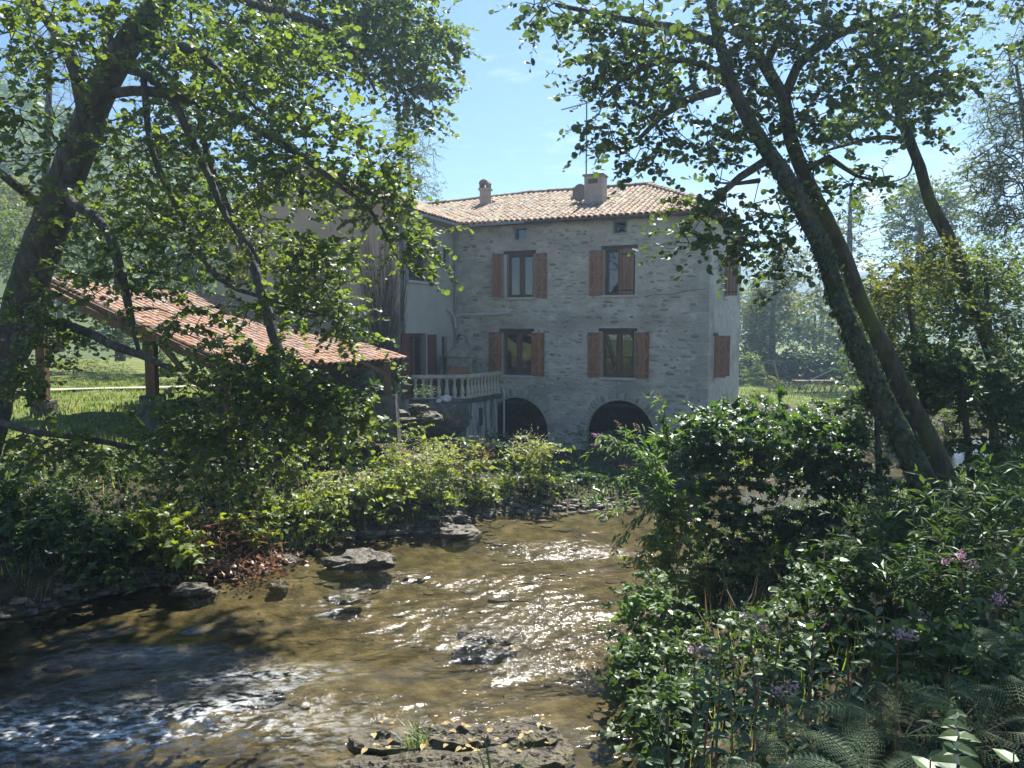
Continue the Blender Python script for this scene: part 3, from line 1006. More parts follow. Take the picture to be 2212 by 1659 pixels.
# windows ------------------------------------------------------------------
def window(T, w, h, deep=.2, lintel=True, sill=True, mull=True, curtain=None, surround=True, lint_over=.06):
    """T: local matrix, origin at the opening's lower left, x along the wall, y into the wall"""
    f = MB()
    t = .055
    y0, y1 = deep, deep + .06
    f.box(t, w - t, y0, y1, 0, t).box(t, w - t, y0, y1, h - t, h).box(0, t, y0, y1, 0, h).box(w - t, w, y0, y1, 0, h)
    if mull:
        f.box(w / 2 - .055, w / 2 + .055, y0 - .012, y1 - .01, t, h - t)
        for a, b in ((t, w / 2 - .055), (w / 2 + .055, w - t)):
            f.box(a, a + .045, y0 + .006, y1 - .006, t, h - t).box(b - .045, b, y0 + .006, y1 - .006, t, h - t)
            f.box(a + .045, b - .045, y0 + .006, y1 - .006, t, t + .05).box(a + .045, b - .045, y0 + .006, y1 - .006, h - t - .05, h - t)
    fr = f.build('window', M['frame'], house, bevel=.006)
    fr.matrix_local = T
    panes = ((t, w / 2 - .055), (w / 2 + .055, w - t)) if mull else ((t, w - t),)
    for a, b in panes:
        MB().box(a + .04, b - .04, y0 + .03, y0 + .036, t + .04, h - t - .04).build('pane', M['glass'], fr)
    if surround:
        s = MB()
        s.box(-.10, 0, -.014, deep, -.0, h).box(w, w + .07, -.014, deep, -.0, h)
        s.build('reveal', M['cement'], fr, bevel=.01)
    if sill:
        MB().box(-.10, w + .09, -.07, deep, -.085, -.002).build('sill', M['cement'], fr, bevel=.012)
    if lintel:
        MB().box(-.12, w + .10, -.03, deep + .05, h + .002, h + .11).build('lintel', M['darkwood'], fr, bevel=.01)
    if curtain:
        a, b = curtain
        c = MB()
        n = 14
        for k in range(n):
            x0_, x1_ = a + (b - a) * k / n, a + (b - a) * (k + 1) / n
            ya, yb = (deep + .12 + .03 * (k % 2)), (deep + .12 + .03 * ((k + 1) % 2))
            c.add([(x0_, ya, .05), (x1_, yb, .05), (x1_, yb, h), (x0_, ya, h)], [(0, 1, 2, 3)])
        c.build('curtain', M['curtain'], fr)
    return fr


def shutter(T, w, h, mat, brace=True, flip=False, nb=4, name='shutter'):
    """T: origin at the hinge foot, x across the leaf, y towards the back of the leaf"""
    br = MB()
    if brace:
        z1, z2, z3 = h * .09, h * .49, h * .87
        for zz in (z1, z2, z3):
            br.box(.03, w - .03, -.052, -.027, zz, zz + .07)
        for (za, zb) in ((z1 + .07, z2), (z2 + .07, z3)):
            a, b = ((.06, w - .06) if not flip else (w - .06, .06))
            if za > h * .3: a, b = b, a
            br.bar((a, -.0395, za), (b, -.0395, zb), .024, .065, up=(1, 0, 0))
    else:
        for zz in (h * .08, h * .86):
            br.box(.0, w * .96, -.034, -.027, zz, zz + .04)
    o = br.build(name, M['brace'] if (brace and mat == 'shutter') else (M['iron'] if not brace else M[mat]), house)
    o.matrix_local = T
    bw = w / nb
    for k in range(nb):
        MB().box(bw * k + .003, bw * (k + 1) - .003, -.027, 0, R.uniform(0, .006), h - R.uniform(0, .006)).build('board', M[mat], o, bevel=.005)
    return o


def TL(x, y, z, rz=0):
    return Matrix.Translation((x, y, z)) @ Matrix.Rotation(rz, 4, 'Z')


for i, w in enumerate(WINS):
    window(TL(w[0], 0, w[2]), w[1] - w[0], w[3] - w[2], curtain=((.45, .85) if i == 0 else None))
for a in ATT:
    f = MB()
    w, h = a[1] - a[0], a[3] - a[2]
    f.box(-.07, 0, -.012, .12, -.0, h).box(w, w + .05, -.012, .12, 0, h).box(-.09, w + .09, -.02, .12, h, h + .07).box(-.09, w + .09, -.02, .12, -.07, 0)
    o = f.build('attic_window', M['quoin'], house)
    o.matrix_local = TL(a[0], 0, a[2])
    MB().box(0, w, .2, .21, 0, h).build('pane', M['glass'], o)

SHH = 1.53
# upper left window: leaf standing half out, leaf folded back
shutter(TL(WINS[0][0] - .11, -.03, 3.69, math.radians(180 + 62)), .5, SHH, 'shutter', flip=True)
shutter(TL(WINS[0][1] + .02, -.022, 3.66), .5, SHH, 'shutter')
# upper right window: leaf folded back, leaf half closed over the glass
shutter(TL(WINS[1][0] - .52, -.022, 3.69), .5, SHH, 'shutter')
shutter(TL(WINS[1][1] - .53, -.024, 3.71), .5, SHH, 'shutter', brace=False)
# lower windows
shutter(TL(WINS[2][0] - .53, -.022, .93), .51, SHH, 'shutter', flip=True)
shutter(TL(WINS[2][1] + .0, -.022, .91), .49, SHH, 'shutter')
shutter(TL(WINS[3][0] - .50, -.022, .92), .49, SHH, 'shutter', flip=True)
shutter(TL(WINS[3][1] + .02, -.022, .92), .49, SHH, 'shutter')
# side wall windows, seen edge on
for w in SW:
    T = Matrix.Translation((9.092, w[0], w[2])) @ Matrix.Rotation(math.pi / 2, 4, 'Z')
    window(T, w[1] - w[0], w[3] - w[2], surround=True)
shutter(TL(9.12, 3.72, 3.78, math.radians(4)), .47, 1.42, 'shutter', brace=False)
shutter(TL(9.12, 1.22, .92, math.radians(20)), .40, 1.42, 'shutter', flip=True)
shutter(TL(9.12, 2.19, .92, math.radians(22)), .42, 1.42, 'shutter')

# wing ---------------------------------------------------------------------
WW = [(-3.36, -2.0, 4.15, 5.66), (-.88, -.42, 4.88, 5.52), (-3.34, -2.22, .28, 2.42), (-1.03, -.62, 1.3, 2.3)]
ww = wall_mesh([(-3.94, -2.3), (0, -2.3), (0, 6.3), (-3.94, 6.3)], [rect(w) for w in WW], lambda u, v, h: (-h, u, v), .3)
ww.build('rendered_wall', M['render'], house)
GW = [HF(612, 610, -3.94), HF(652, 520, -3.94)]
GW2 = [HF(540, 612, -3.94), HF(575, 522, -3.94)]
gh = [(GW[0][0], GW[1][0], GW[0][1], GW[1][1]), (GW2[0][0], GW2[1][0], GW2[0][1], GW2[1][1])]
gw = wall_mesh([(-7.4, -2.3), (-.0, -2.3), (-.0, 6.3), (-3.7, 7.95), (-7.4, 6.3)], [rect(w) for w in gh], lambda u, v, h: (u, -3.942 + h, v), .3)
gable = gw.build('gable_wall', M['sand_render'], house)
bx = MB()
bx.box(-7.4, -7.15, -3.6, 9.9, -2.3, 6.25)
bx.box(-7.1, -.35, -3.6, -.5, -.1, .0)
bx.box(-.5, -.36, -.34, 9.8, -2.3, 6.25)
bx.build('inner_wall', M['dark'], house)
RZ = math.pi / 2
T = Matrix.Translation((0, WW[0][0], WW[0][2])) @ Matrix.Rotation(RZ, 4, 'Z')
window(T, 1.36, 1.51, lintel=False, surround=False, deep=.16)
shutter(Matrix.Translation((.03, -1.98, 4.18)) @ Matrix.Rotation(RZ, 4, 'Z'), .48, 1.5, 'shutter_red', brace=False)
T = Matrix.Translation((0, WW[1][0], WW[1][2])) @ Matrix.Rotation(RZ, 4, 'Z')
window(T, .46, .64, lintel=False, mull=False, surround=False, deep=.14)
T = Matrix.Translation((0, WW[2][0], WW[2][2])) @ Matrix.Rotation(RZ, 4, 'Z')
d = window(T, 1.12, 2.14, lintel=False, sill=False, surround=True, deep=.16)
d.name = 'glazed_door'
shutter(Matrix.Translation((.03, -3.93, .3)) @ Matrix.Rotation(RZ, 4, 'Z'), .56, 2.12, 'shutter_red', brace=False)
shutter(Matrix.Translation((.03, -2.16, .3)) @ Matrix.Rotation(RZ, 4, 'Z'), .62, 2.08, 'shutter_red', brace=False)
T = Matrix.Translation((0, WW[3][0], WW[3][2])) @ Matrix.Rotation(RZ, 4, 'Z')
window(T, .41, 1.0, lintel=False, mull=False, surround=False, sill=False, deep=.12)
for q, g in enumerate(gh):
    window(TL(g[0], -3.942, g[2]), g[1] - g[0], g[3] - g[2], lintel=False, surround=True, deep=.14)
    shutter(TL(g[0] - .55 if q else g[1] + .05, -3.965, g[2]), .5, g[3] - g[2], 'shutter_red' if not q else 'shutter', brace=False)

# roof -----------------------------------------------------------------------
V0 = Vector((.35, -.36, 6.33)); P0 = Vector((-3.35, 3.62, 7.72)); P1 = Vector((1.15, 4.95, 8.18)); P2 = Vector((6.0, 4.95, 8.18))
ER = Vector((9.47, -.36, 6.33)); BR = Vector((9.47, 10.3, 6.33)); E1 = Vector((.35, -4.25, 6.33)); G = Vector((-3.7, -4.25, 8.05))
LW = Vector((-7.75, -4.25, 6.33)); LB2 = Vector((-7.75, 10.3, 6.33))
rf = MB()


def roof_face(*ps, t=.07):
    n = len(ps)
    vs = [Vector(p) - Vector((0, 0, .03)) for p in ps] + [Vector(p) - Vector((0, 0, .03 + t)) for p in ps]
    rf.add(vs, [tuple(range(n)), tuple(range(2 * n - 1, n - 1, -1))] + [(i, n + i, n + (i + 1) % n, (i + 1) % n) for i in range(n)])


roof_face(V0, ER, P2, P1, P0)
roof_face(ER, BR, P2)
roof_face(BR, LB2, P0, P1, P2)
roof_face(E1, V0, P0, G)
roof_face(G, P0, LB2, LW)
roof = rf.build('roof', M['pan'], house)


def tile_proto(seed, L=.42):
    rr = random.Random(seed)
    vs, fs = [], []
    n = 6
    for (y, r, t) in ((0, .098, 0), (L, .080, 0)):
        for k in range(n + 1):
            a = math.pi * k / n
            vs.append((math.cos(a) * r, y, math.sin(a) * r * .92 - .012))
    for k in range(n + 1):
        a = math.pi * k / n
        vs.append((math.cos(a) * .082, 0, math.sin(a) * .078 - .012))
    for k in range(n):
        fs.append((k, k + 1, n + 2 + k, n + 1 + k))
        fs.append((k, 2 * (n + 1) + k, 2 * (n + 1) + k + 1, k + 1))
    return vs, fs


TPV = [tile_proto(s, .40 + .02 * s) for s in range(3)]


def lay_tiles(cols, parent, mat, caml, expo=.31, first=300, skip=None):
    """cols: (low end, high end, normal) of each run of cover tiles; the nearest become parts of their own"""
    pms = [MB().add(*p).mesh('tile', mat, smooth=False) for p in TPV]
    mats = []
    for a, b, nrm in cols:
        d = (b - a)
        L = d.length
        if L < .2: continue
        d.normalize()
        k = 0
        t = -.02
        while t < L - .12:
            sx = d.cross(nrm).normalized()
            nz = sx.cross(d)
            p = a + d * t + nz * R.uniform(.0, .012) + sx * R.uniform(-.008, .008)
            if not (skip and skip(p)):
                tilt = Matrix.Rotation(R.uniform(-.05, .02) + .03, 4, 'X') @ Matrix.Rotation(R.uniform(-.035, .035), 4, 'Z')
                m_ = Matrix(((sx.x, d.x, nz.x, p.x), (sx.y, d.y, nz.y, p.y), (sx.z, d.z, nz.z, p.z), (0, 0, 0, 1))) @ tilt
                mats.append(((p - caml).length, R.randrange(3), m_))
            t += expo + R.uniform(-.012, .012)
    mats.sort(key=lambda q: q[0])
    for _, k, m_ in mats[:first]:
        o = bpy.data.objects.new('tile', pms[k])
        o.matrix_local = m_
        link(o, parent)
    V, Fq, rn = [], [], []
    for _, k, m_ in mats[first:]:
        b = len(V)
        V += [tuple(m_ @ Vector(v)) for v in TPV[k][0]]
        rn += [R.random()] * len(TPV[k][0])
        Fq += [[i + b for i in f] for f in TPV[k][1]]
    if V:
        o = link(bpy.data.objects.new('far_tiles', mesh_np('far_tiles', V, [Fq], [mat], rnd=rn)), parent)
        o['kind'] = 'stuff'


def pip(x, y, poly):
    r = False
    n = len(poly)
    for i in range(n):
        x0, y0 = poly[i]; x1, y1 = poly[(i + 1) % n]
        if (y0 > y) != (y1 > y) and x < (x1 - x0) * (y - y0) / (y1 - y0) + x0: r = not r
    return r


cols = []
poly = [(p.x, p.y) for p in (V0, ER, P2, P1, P0)]
sl = (P2.z - V0.z) / (P2.y - V0.y)
nf = Vector((0, -sl, 1)).normalized()
x = -3.3
while x < 9.45:
    ys = [y for y in np.arange(-.42, 5.0, .06) if pip(x, max(y, -.355), poly)]
    if ys:
        y0, y1 = ys[0] - .05, ys[-1] + .03
        sag = -.03 * math.sin(max(0, min(1, (x - .3) / 9)) * math.pi)
        f = lambda y: Vector((x, y, V0.z + (y - V0.y) * sl + sag))
        cols.append((f(y0), f(y1), nf))
    x += .213
C1Y, C2Y = 2.3, 2.2
poly2 = [(p.x, p.y) for p in (E1, V0, P0, G)]
sl2 = (G.z - E1.z) / (E1.x - G.x)
nf2 = Vector((sl2, 0, 1)).normalized()
y = -4.15
wc = []
while y < 3.6:
    xs = [q for q in np.arange(.42, -3.8, -.06) if pip(min(q, .345), y, poly2)]
    if xs:
        g = lambda q: Vector((q, y, E1.z + (E1.x - q) * sl2 - .0))
        wc.append((g(xs[0] + .05), g(xs[-1]), nf2))
    y += .213


# chimneys (their bases keep the tiles away)
def roofz(yy): return V0.z + (yy - V0.y) * sl


def on_roof(px, py):
    d = (HMAT.inverted() @ P(px, py, 10)) - CAML
    k = (V0.z - CAML.z + (CAML.y - V0.y) * sl) / (d.z - d.y * sl)
    return CAML + d * k


b1, b2 = on_roof(1044, 445), on_roof(1281, 440)
CH = [(b1.x, b1.y + .2, .34, .34), (b2.x, b2.y + .33, .70, .62)]


def near_ch(p):
    return any(abs(p.x - c[0]) < c[2] / 2 + .05 and -c[3] / 2 - .25 < p.y - c[1] < c[3] / 2 + .02 for c in CH)


lay_tiles(cols + wc, roof, M['tile'], CAML, skip=near_ch)
# ridge and hip caps
pm_ = [MB().add([(v[0] * 1.25, v[1], v[2] * 1.2) for v in p[0]], p[1]).mesh('ridge_tile', M['tile']) for p in TPV]
for a, b in ((P1, P2), (ER, P2), (P1, P0), (G, P0)):
    L = (b - a).length
    d = (b - a).normalized()
    k = 0
    while k * .36 < L - .1:
        p = a + d * (k * .36) + Vector((0, 0, .05 + R.uniform(0, .015)))
        sx = d.cross(Vector((0, 0, 1))).normalized(); nz = sx.cross(d)
        o = bpy.data.objects.new('ridge_tile', pm_[R.randrange(3)])
        o.matrix_local = Matrix(((sx.x, d.x, nz.x, p.x), (sx.y, d.y, nz.y, p.y), (sx.z, d.z, nz.z, p.z), (0, 0, 0, 1)))
        link(o, roof)
        k += 1

# eaves board, gutters, pipes
ev = MB()
ev.box(.36, 9.44, -.30, -.24, 6.17, 6.27)
for k in range(15):
    ev.box(.5 + k * .63, .58 + k * .63, -.24, 0.0, 6.19, 6.27)
ev.build('eaves_rafters', M['darkwood'], house)
g = MB()
g.tube([(.43, -4.25, 6.22), (.43, -.33, 6.22)], .055, 8)
g.build('gutter', M['zinc'], house)
g = MB()
g.tube([(.43, -.36, 6.21), (2.9, -.47, 6.235)], .05, 8)
g.build('gutter', M['zinc'], house)
g = MB()
g.tube([(.40, -.38, 6.2), (.14, -.12, 5.9), (.10, -.10, 5.6), (.08, -.10, 3.2), (.02, -.3, 3.05), (-.0, -.3, 2.9), (.09, -.1, 2.75), (.10, -.09, .3)], .045, 8)
g.build('downpipe', M['zinc'], house)
g = MB()
g.tube([(.12, -.12, 3.02), (.25, -.10, 3.08), (1.6, -.10, 3.10), (2.12, -.10, 3.13), (2.22, -.05, 3.22), (2.24, .05, 3.24)], .055, 8)
g.build('waste_pipe', M['pvc'], house)
g = MB()
g.tube([(.05, -.75, 3.28), (.06, -.45, 3.2), (.09, -.2, 2.95), (.1, -.14, 2.6)], .05, 8)
g.build('waste_pipe', M['pvc'], house)
g = MB()
g.tube([(1.93, -.06, .42), (1.98, -.08, .30), (1.98, -.08, -1.3)], .038, 8)
g.build('downpipe', M['pvc'], house)
MB().box(1.35, 1.55, -.025, 0.02, 5.98, 6.14).build('vent_block', M['quoin'], house)
g = MB()
pts = [(7.0 + k * .2, -.02, 3.62 + .28 * (k / 12) + .03 * math.sin(k)) for k in range(11)]
g.tube(pts, .009, 4)
g.build('wall_cable', M['wire'], house)

c = CH[0]
zb = roofz(c[1]) - .78
ch = MB().box(c[0] - .17, c[0] + .17, c[1] - .17, c[1] + .17, zb, zb + 1.34)
ch = ch.build('chimney', M['chimney'], house)
k = MB().box(c[0] - .22, c[0] + .22, c[1] - .22, c[1] + .22, zb + 1.34, zb + 1.42)
k.build('chimney_band', M['chimney'], ch)
k = MB()
k.box(c[0] - .18, c[0] - .10, c[1] - .18, c[1] + .18, zb + 1.42, zb + 1.60).box(c[0] + .10, c[0] + .18, c[1] - .18, c[1] + .18, zb + 1.42, zb + 1.60)
k.prism([(-.21, 0), (.21, 0), (.15, .10), (.05, .155), (-.05, .155), (-.15, .10)], lambda u, v, h: (c[0] + u, c[1] + h, zb + 1.60 + v), -.2, .2)
k.build('chimney_pot', M['tile'], ch)
c2 = CH[1]
zb2 = roofz(c2[1]) - .74
ch2 = MB().box(c2[0] - .34, c2[0] + .34, c2[1] - .31, c2[1] + .31, zb2, zb2 + 1.62).build('chimney', M['chimney'], house)
k = MB().box(c2[0] - .40, c2[0] + .38, c2[1] - .36, c2[1] + .36, zb2 + 1.63, zb2 + 1.69)
k.build('chimney_cap', M['tile'], ch2)
MB().box(c2[0] - .355, c2[0] + .355, c2[1] - .335, c2[1] - .312, zb2 + .62, zb2 + .74).build('flashing', M['zinc'], ch2)
MB().box(c2[0] - .2, c2[0] + .16, c2[1] - .318, c2[1] - .30, zb2 + 1.35, zb2 + 1.52).build('flue_opening', M['dark'], ch2)

# aerial and dish on the wide chimney
cw = HMAT @ Vector((c2[0] - .33, c2[1] - .1, zb2 + 1.1))
ant = thing('tv_antenna', 'tall thin television aerial mast strapped to the wide roof chimney', 'antenna', cw, (0, 0, -AL))
MB().tube([(0, 0, 0), (0, 0, 3.2)], .032, 6).build('mast', M['alu'], ant)
bm = MB().bar((.08, 0, 3.18), (-.92, -.12, 2.99), .03, .03).build('boom', M['alu'], ant)
for k in range(11):
    t = k / 10
    a = Vector((.08, 0, 3.18)).lerp(Vector((-.92, -.12, 2.99)), t)
    MB().bar(a + Vector((0, -.16 + .05 * t, .012)), a + Vector((0, .16 - .05 * t, .012)), .013, .013).build('element', M['alu'], bm)
dw = HMAT @ Vector((c2[0] - .60, c2[1] - .05, zb2 + 1.10))
ds = thing('satellite_dish', 'round satellite dish fixed beside the wide roof chimney', 'dish', dw, (0, 0, math.radians(-40)))
k = MB()
pr = []
for i in range(7):
    r = .31 * i / 6
    for j in range(20):
        a = 2 * math.pi * j / 20
        pr.append((r * math.cos(a), -.10 * (1 - (r / .31) ** 2) * -1, r * math.sin(a) * 1.05))
fs = []
for i in range(6):
    for j in range(20):
        j2 = (j + 1) % 20
        fs.append((i * 20 + j, i * 20 + j2, (i + 1) * 20 + j2, (i + 1) * 20 + j))
k.add(pr, fs)
k.add([(p[0], p[1] + .015, p[2]) for p in pr], [tuple(reversed(f)) for f in fs])
k.build('reflector', M['dishmat'], ds, smooth=True)
MB().bar((0, .05, -.28), (0, -.42, -.26), .02, .02).box(-.04, .04, -.50, -.40, -.30, -.20).build('feed_arm', M['alu'], ds)
MB().bar((0, .1, 0), (.1, .42, -.12), .03, .03).build('bracket', M['alu'], ds)

# bare creeper fanned over the gable
cre = thing('bare_creeper', 'leafless climbing creeper fanned over the gable wall beside the red door shutter', 'creeper', HMAT @ Vector((-.4, -3.98, .2)), (0, 0, -AL))
st = MB()
for k in range(170):
    side = k >= 120
    if not side:
        x0_, z0_ = R.gauss(-.55, .16), R.uniform(-.2, .4)
        tgt = R.uniform(-1.75, .55)
        top = R.uniform(3.2, 6.0) if R.random() < .8 else R.uniform(2, 3.5)
    else:
        x0_, z0_ = R.gauss(-3.35, .1), 2.9
        tgt, top = R.gauss(-3.35, .55), R.uniform(4.2, 5.6)
        if k > 150: continue
    pts, n = [], 13
    ph, am = R.uniform(0, 6), R.uniform(.015, .06)
    for i in range(n):
        t = i / (n - 1)
        xx = x0_ + (tgt - x0_) * (t ** 1.25) + am * math.sin(ph + i * 1.3) + R.uniform(-.012, .012)
        zz = z0_ + (top - z0_) * t
        if xx < -.03:
            pts.append((xx + .4, .0 + R.uniform(-.012, .012), zz - .2))
        else:
            pts.append((.4 + .035, .06 + xx * 1.0, zz - .2))
    w0 = R.uniform(.007, .014)
    st.tube(pts, [w0 * (1 - .6 * i / (n - 1)) for i in range(n)], 4, cap=False)
st.build('stems', M['vine'], cre)

# ------------------------------------------------------------------ terrace with balustrade
ter = thing('balustrade_terrace', 'raised terrace with cream stone balustrade in the corner of house and wing', 'terrace', HLOC, (0, 0, -AL))
KL, KK, KR = Vector((.06, -3.35, 0)), Vector((1.60, -2.43, 0)), Vector((1.76, -.02, 0))
sl_ = MB().prism([(.02, -3.45), (1.66, -2.53), (1.86, -.01), (.02, -.01)], lambda u, v, h: (u, v, h), .10, .27)
sl_.build('terrace_floor', M['wet_stone'], ter, bevel=.02)
bw_ = MB().prism([(.05, -2.5), (1.55, -2.40), (1.72, -.03), (.05, -.03)], lambda u, v, h: (u, v, h), -2.2, .098)
bw_.build('terrace_wall', M['stained'], ter)
MB().prism([(-.1, -3.4), (.6, -2.98), (1.40, -2.5), (1.40, -2.3), (-.1, -2.3)], lambda u, v, h: (u, v, h), -1.6, .097).build('rubble_face', M['wet_stone'], ter)
for yy, ww_, z0_, z1_ in ((-1.35, .20, -.75, -.15),):
    MB().prism([(1.60, yy - ww_ / 2), (1.68, yy - ww_ / 2), (1.68, yy + ww_ / 2), (1.60, yy + ww_ / 2)], lambda u, v, h: (u + .0, v, h), z0_, z1_).build('wall_slot', M['dark'], ter)
prof = [(.085, 0), (.085, .05), (.05, .065), (.075, .12), (.085, .19), (.07, .28), (.042, .40), (.038, .46), (.055, .49), (.042, .515), (.05, .56), (.08, .60), (.08, .64)]
bme = MB().lathe((0, 0, 0), prof, 10).mesh('baluster', M['cast'], smooth=True)
for a, b, n in ((KL, KK, 7), (KK, KR, 10)):
    for k in range(n):
        t = (k + .5) / n
        o = bpy.data.objects.new('baluster', bme)
        o.location = a.lerp(b, t) + Vector((0, 0, .30))
        link(o, ter)
    d = (b - a)
    MB().bar(a + Vector((0, 0, .985)), b + Vector((0, 0, .985)), .24, .09).bar(a + Vector((0, 0, 1.045)), b + Vector((0, 0, 1.045)), .19, .03).build('handrail', M['cast'], ter, bevel=.02)
    MB().bar(a + Vector((0, 0, .285)), b + Vector((0, 0, .285)), .22, .03).build('plinth_rail', M['cast'], ter, bevel=.008)

# stone barbecue on the terrace
bq = thing('stone_barbecue', 'cast stone barbecue with hooded chimney standing on the terrace behind the balustrade', 'barbecue', HMAT @ Vector((.92, -1.35, .27)), (0, 0, -AL + math.radians(8)))
k = MB()
k.box(-.46, -.36, -.30, .30, 0, 1.32).box(.36, .46, -.30, .30, 0, 1.32).box(-.36, .36, .22, .30, 0, 1.32).box(-.36, .36, -.30, .22, .55, .62)
k.build('hearth', M['grey_cast'], bq, bevel=.01)
MB().box(-.35, .35, -.28, .21, .622, .98).build('fire_bricks', M['brick'], bq, bevel=.01)
k = MB()
k.box(-.36, .36, -.285, -.20, .985, 1.32)
a = [(-.48, -.33), (.48, -.33), (.48, .32), (-.48, .32)]
b = [(-.20, -.18), (.20, -.18), (.20, .18), (-.20, .18)]
vs = [(x, y, 1.325) for x, y in a] + [(x, y, 1.80) for x, y in b]
k.add(vs, [(3, 2, 1, 0), (4, 5, 6, 7)] + [(i, (i + 1) % 4, 4 + (i + 1) % 4, 4 + i) for i in range(4)])
k.build('hood', M['grey_cast'], bq, bevel=.012)
k = MB()
n = 9
for i in range(n):
    a0, a1 = math.pi * i / n, math.pi * (i + 1) / n
    q = []
    for yy in (-.16, .16):
        for aa, rr_ in ((a0, .21), (a1, .21), (a1, .165), (a0, .165)):
            q.append((rr_ * math.cos(aa), yy, 1.92 + rr_ * math.sin(aa)))
    k.add(q, [(0, 1, 2, 3), (7, 6, 5, 4), (0, 4, 5, 1), (2, 6, 7, 3)])
k.box(-.21, -.165, -.16, .16, 1.80, 1.92).box(.165, .21, -.16, .16, 1.80, 1.92)
k.build('chimney_arch', M['grey_cast'], bq)
k = MB()
k.box(-.74, -.465, -.28, .26, 1.30, 1.36).box(-.70, -.62, -.26, .22, 0, 1.30)
k.box(.465, .66, -.25, .22, 1.22, 1.27)
k.build('side_shelf', M['grey_cast'], bq, bevel=.01)

# bench, sacks and rubble below the door
bp_ = HMAT @ Vector((.55, -4.45, -.03))
bn = thing('garden_bench', 'small plank bench in the shade below the red door shutter', 'bench', bp_, (0, 0, -AL + math.radians(-20)))
MB().box(-.75, .35, -.16, .16, .40, .44).build('seat', M['teak'], bn)
for xx in (-.62, .22):
    MB().box(xx - .03, xx + .03, -.13, .13, 0, .40).build('leg', M['teak'], bn)
bn.location.z = float(height(bp_.x, bp_.y)) + .05


def blob(name, sx, sy, sz, m, seed, loc, parent=None):
    o = bpy.data.objects.new(name, rock_mesh(name, sx, sy, sz, m, seed, .8, 18, 10))
    o.location = loc
    return link(o, parent)


for q, (px, py, s) in enumerate(((950, 868, .12), (963, 861, .15))):
    p = P(px, py, 23.6)
    o = blob('plastic_sack', s, s * .8, s * .8, M['sack'], 90 + q, p)
    props(o, ['small crumpled white sack dumped below the balustrade', 'larger crumpled white sack leaning beside the smaller one below the balustrade'][q], 'sack', 'white sacks')
p = P(960, 885, 23.7)
o = blob('rubble_mound', .75, .6, .62, M['wet_stone'], 97, p - Vector((0, 0, .25)))
props(o, 'dark earthy rubble mound under the white sacks against the terrace', 'mound')
for q, (px, py, Z, sx, sy, sz, lab) in enumerate(((862, 890, 22.6, .55, .4, .26, 'pale rounded boulder at the foot of the right shed post'), (905, 880, 22.8, .5, .45, .3, 'mossy boulder with hanging grass beside the terrace'), (925, 900, 22.2, .7, .5, .4, 'dark boulder under the hanging grass beside the terrace'), (880, 902, 22.0, 1.0, .4, .10, 'flat mossy slab in front of the pale boulder'))):
    o = blob('garden_boulder', sx * .62, sy * .62, sz * .62, M['rockmoss'] if q else M['rock'], 110 + q, P(px, py + 4, Z))
    props(o, lab, 'boulder', 'boulders by the shed')
# ------------------------------------------------------------------ open shed with tiled roof
shed = thing('open_shed', 'open timber shed with red canal tile roof on posts behind the big alder', 'shed', (-9, 23, 2.1))
inv = Vector((9, -23, -2.1))


def SL(v): return Vector(v) + inv


sA, sE, sB, sR = Vector((-12.7, 21.05, EYE + 1.44)), Vector((-6.4, 17.7, EYE - .80)), Vector((-2.80, 20.4, EYE - .72)), Vector((-9.1, 25.4, EYE + 1.06))


def sp(u, v, dz=0.0):
    """u along ridge/eaves, v from eaves (0) to ridge (1)"""
    lo, hi = sE.lerp(sB, u), sA.lerp(sR, u)
    q = lo.lerp(hi, v)
    return SL((q.x, q.y, q.z + dz - .06 * math.sin(math.pi * u) - .08 * math.sin(math.pi * v)))


dk = MB()
N = 8
vs, fs = [], []
for dz in (-.03, -.09):
    for j in range(N + 1):
        for i in range(N + 1):
            vs.append(sp(i / N, j / N, dz))
W_ = N + 1
for j in range(N):
    for i in range(N):
        a = j * W_ + i
        fs.append((a, a + 1, a + W_ + 1, a + W_))
        a += W_ * W_
        fs.append((a + W_, a + W_ + 1, a + 1, a))
for i in range(N):
    for a, b in ((i, i + 1), (N * W_ + i + 1, N * W_ + i)):
        fs.append((a, a + W_ * W_, b + W_ * W_, b))
    for a, b in (((i + 1) * W_, i * W_), (i * W_ + N, (i + 1) * W_ + N)):
        fs.append((a, a + W_ * W_, b + W_ * W_, b))
dk.add(vs, fs)
sroof = dk.build('roof', M['darkwood'], shed)
cols = []
nc = 27
for k in range(nc):
    u = (k + .5) / nc
    pts = [sp(u, v) for v in (-.012, .33, .66, 1.0)]
    nrm = (sp(min(1, u + .02), .5) - sp(max(0, u - .02), .5)).cross(sp(u, .6) - sp(u, .4)).normalized()
    if nrm.z < 0: nrm = -nrm
    for a, b in zip(pts[:-1], pts[1:]):
        cols.append((a, b + (b - a).normalized() * .0, nrm))
lay_tiles(cols, sroof, M['tile_red'], Vector((0, 0, EYE)) + inv, expo=.32)
# verge boards, eaves beam, rafters
MB().bar(sp(-.01, 1, -.16), sp(-.01, 0.02, -.16), .05, .22).build('verge_board', M['beam'], shed)
MB().bar(sp(0, .04, -.26), sp(1, .04, -.22), .16, .18).build('eaves_beam', M['beam'], shed)
MB().bar(sp(0, .93, -.22), sp(1, .93, -.22), .16, .18).build('ridge_beam', M['beam'], shed)
MB().bar(sp(1.0, 1, -.14), sp(1.0, 0.02, -.14), .05, .14).build('verge_board', M['beam'], shed)
for k in range(9):
    u = .06 + .88 * k / 8
    MB().bar(sp(u, 1, -.13), sp(u, 0, -.13), .08, .09).build('rafter', M['beam'], shed)


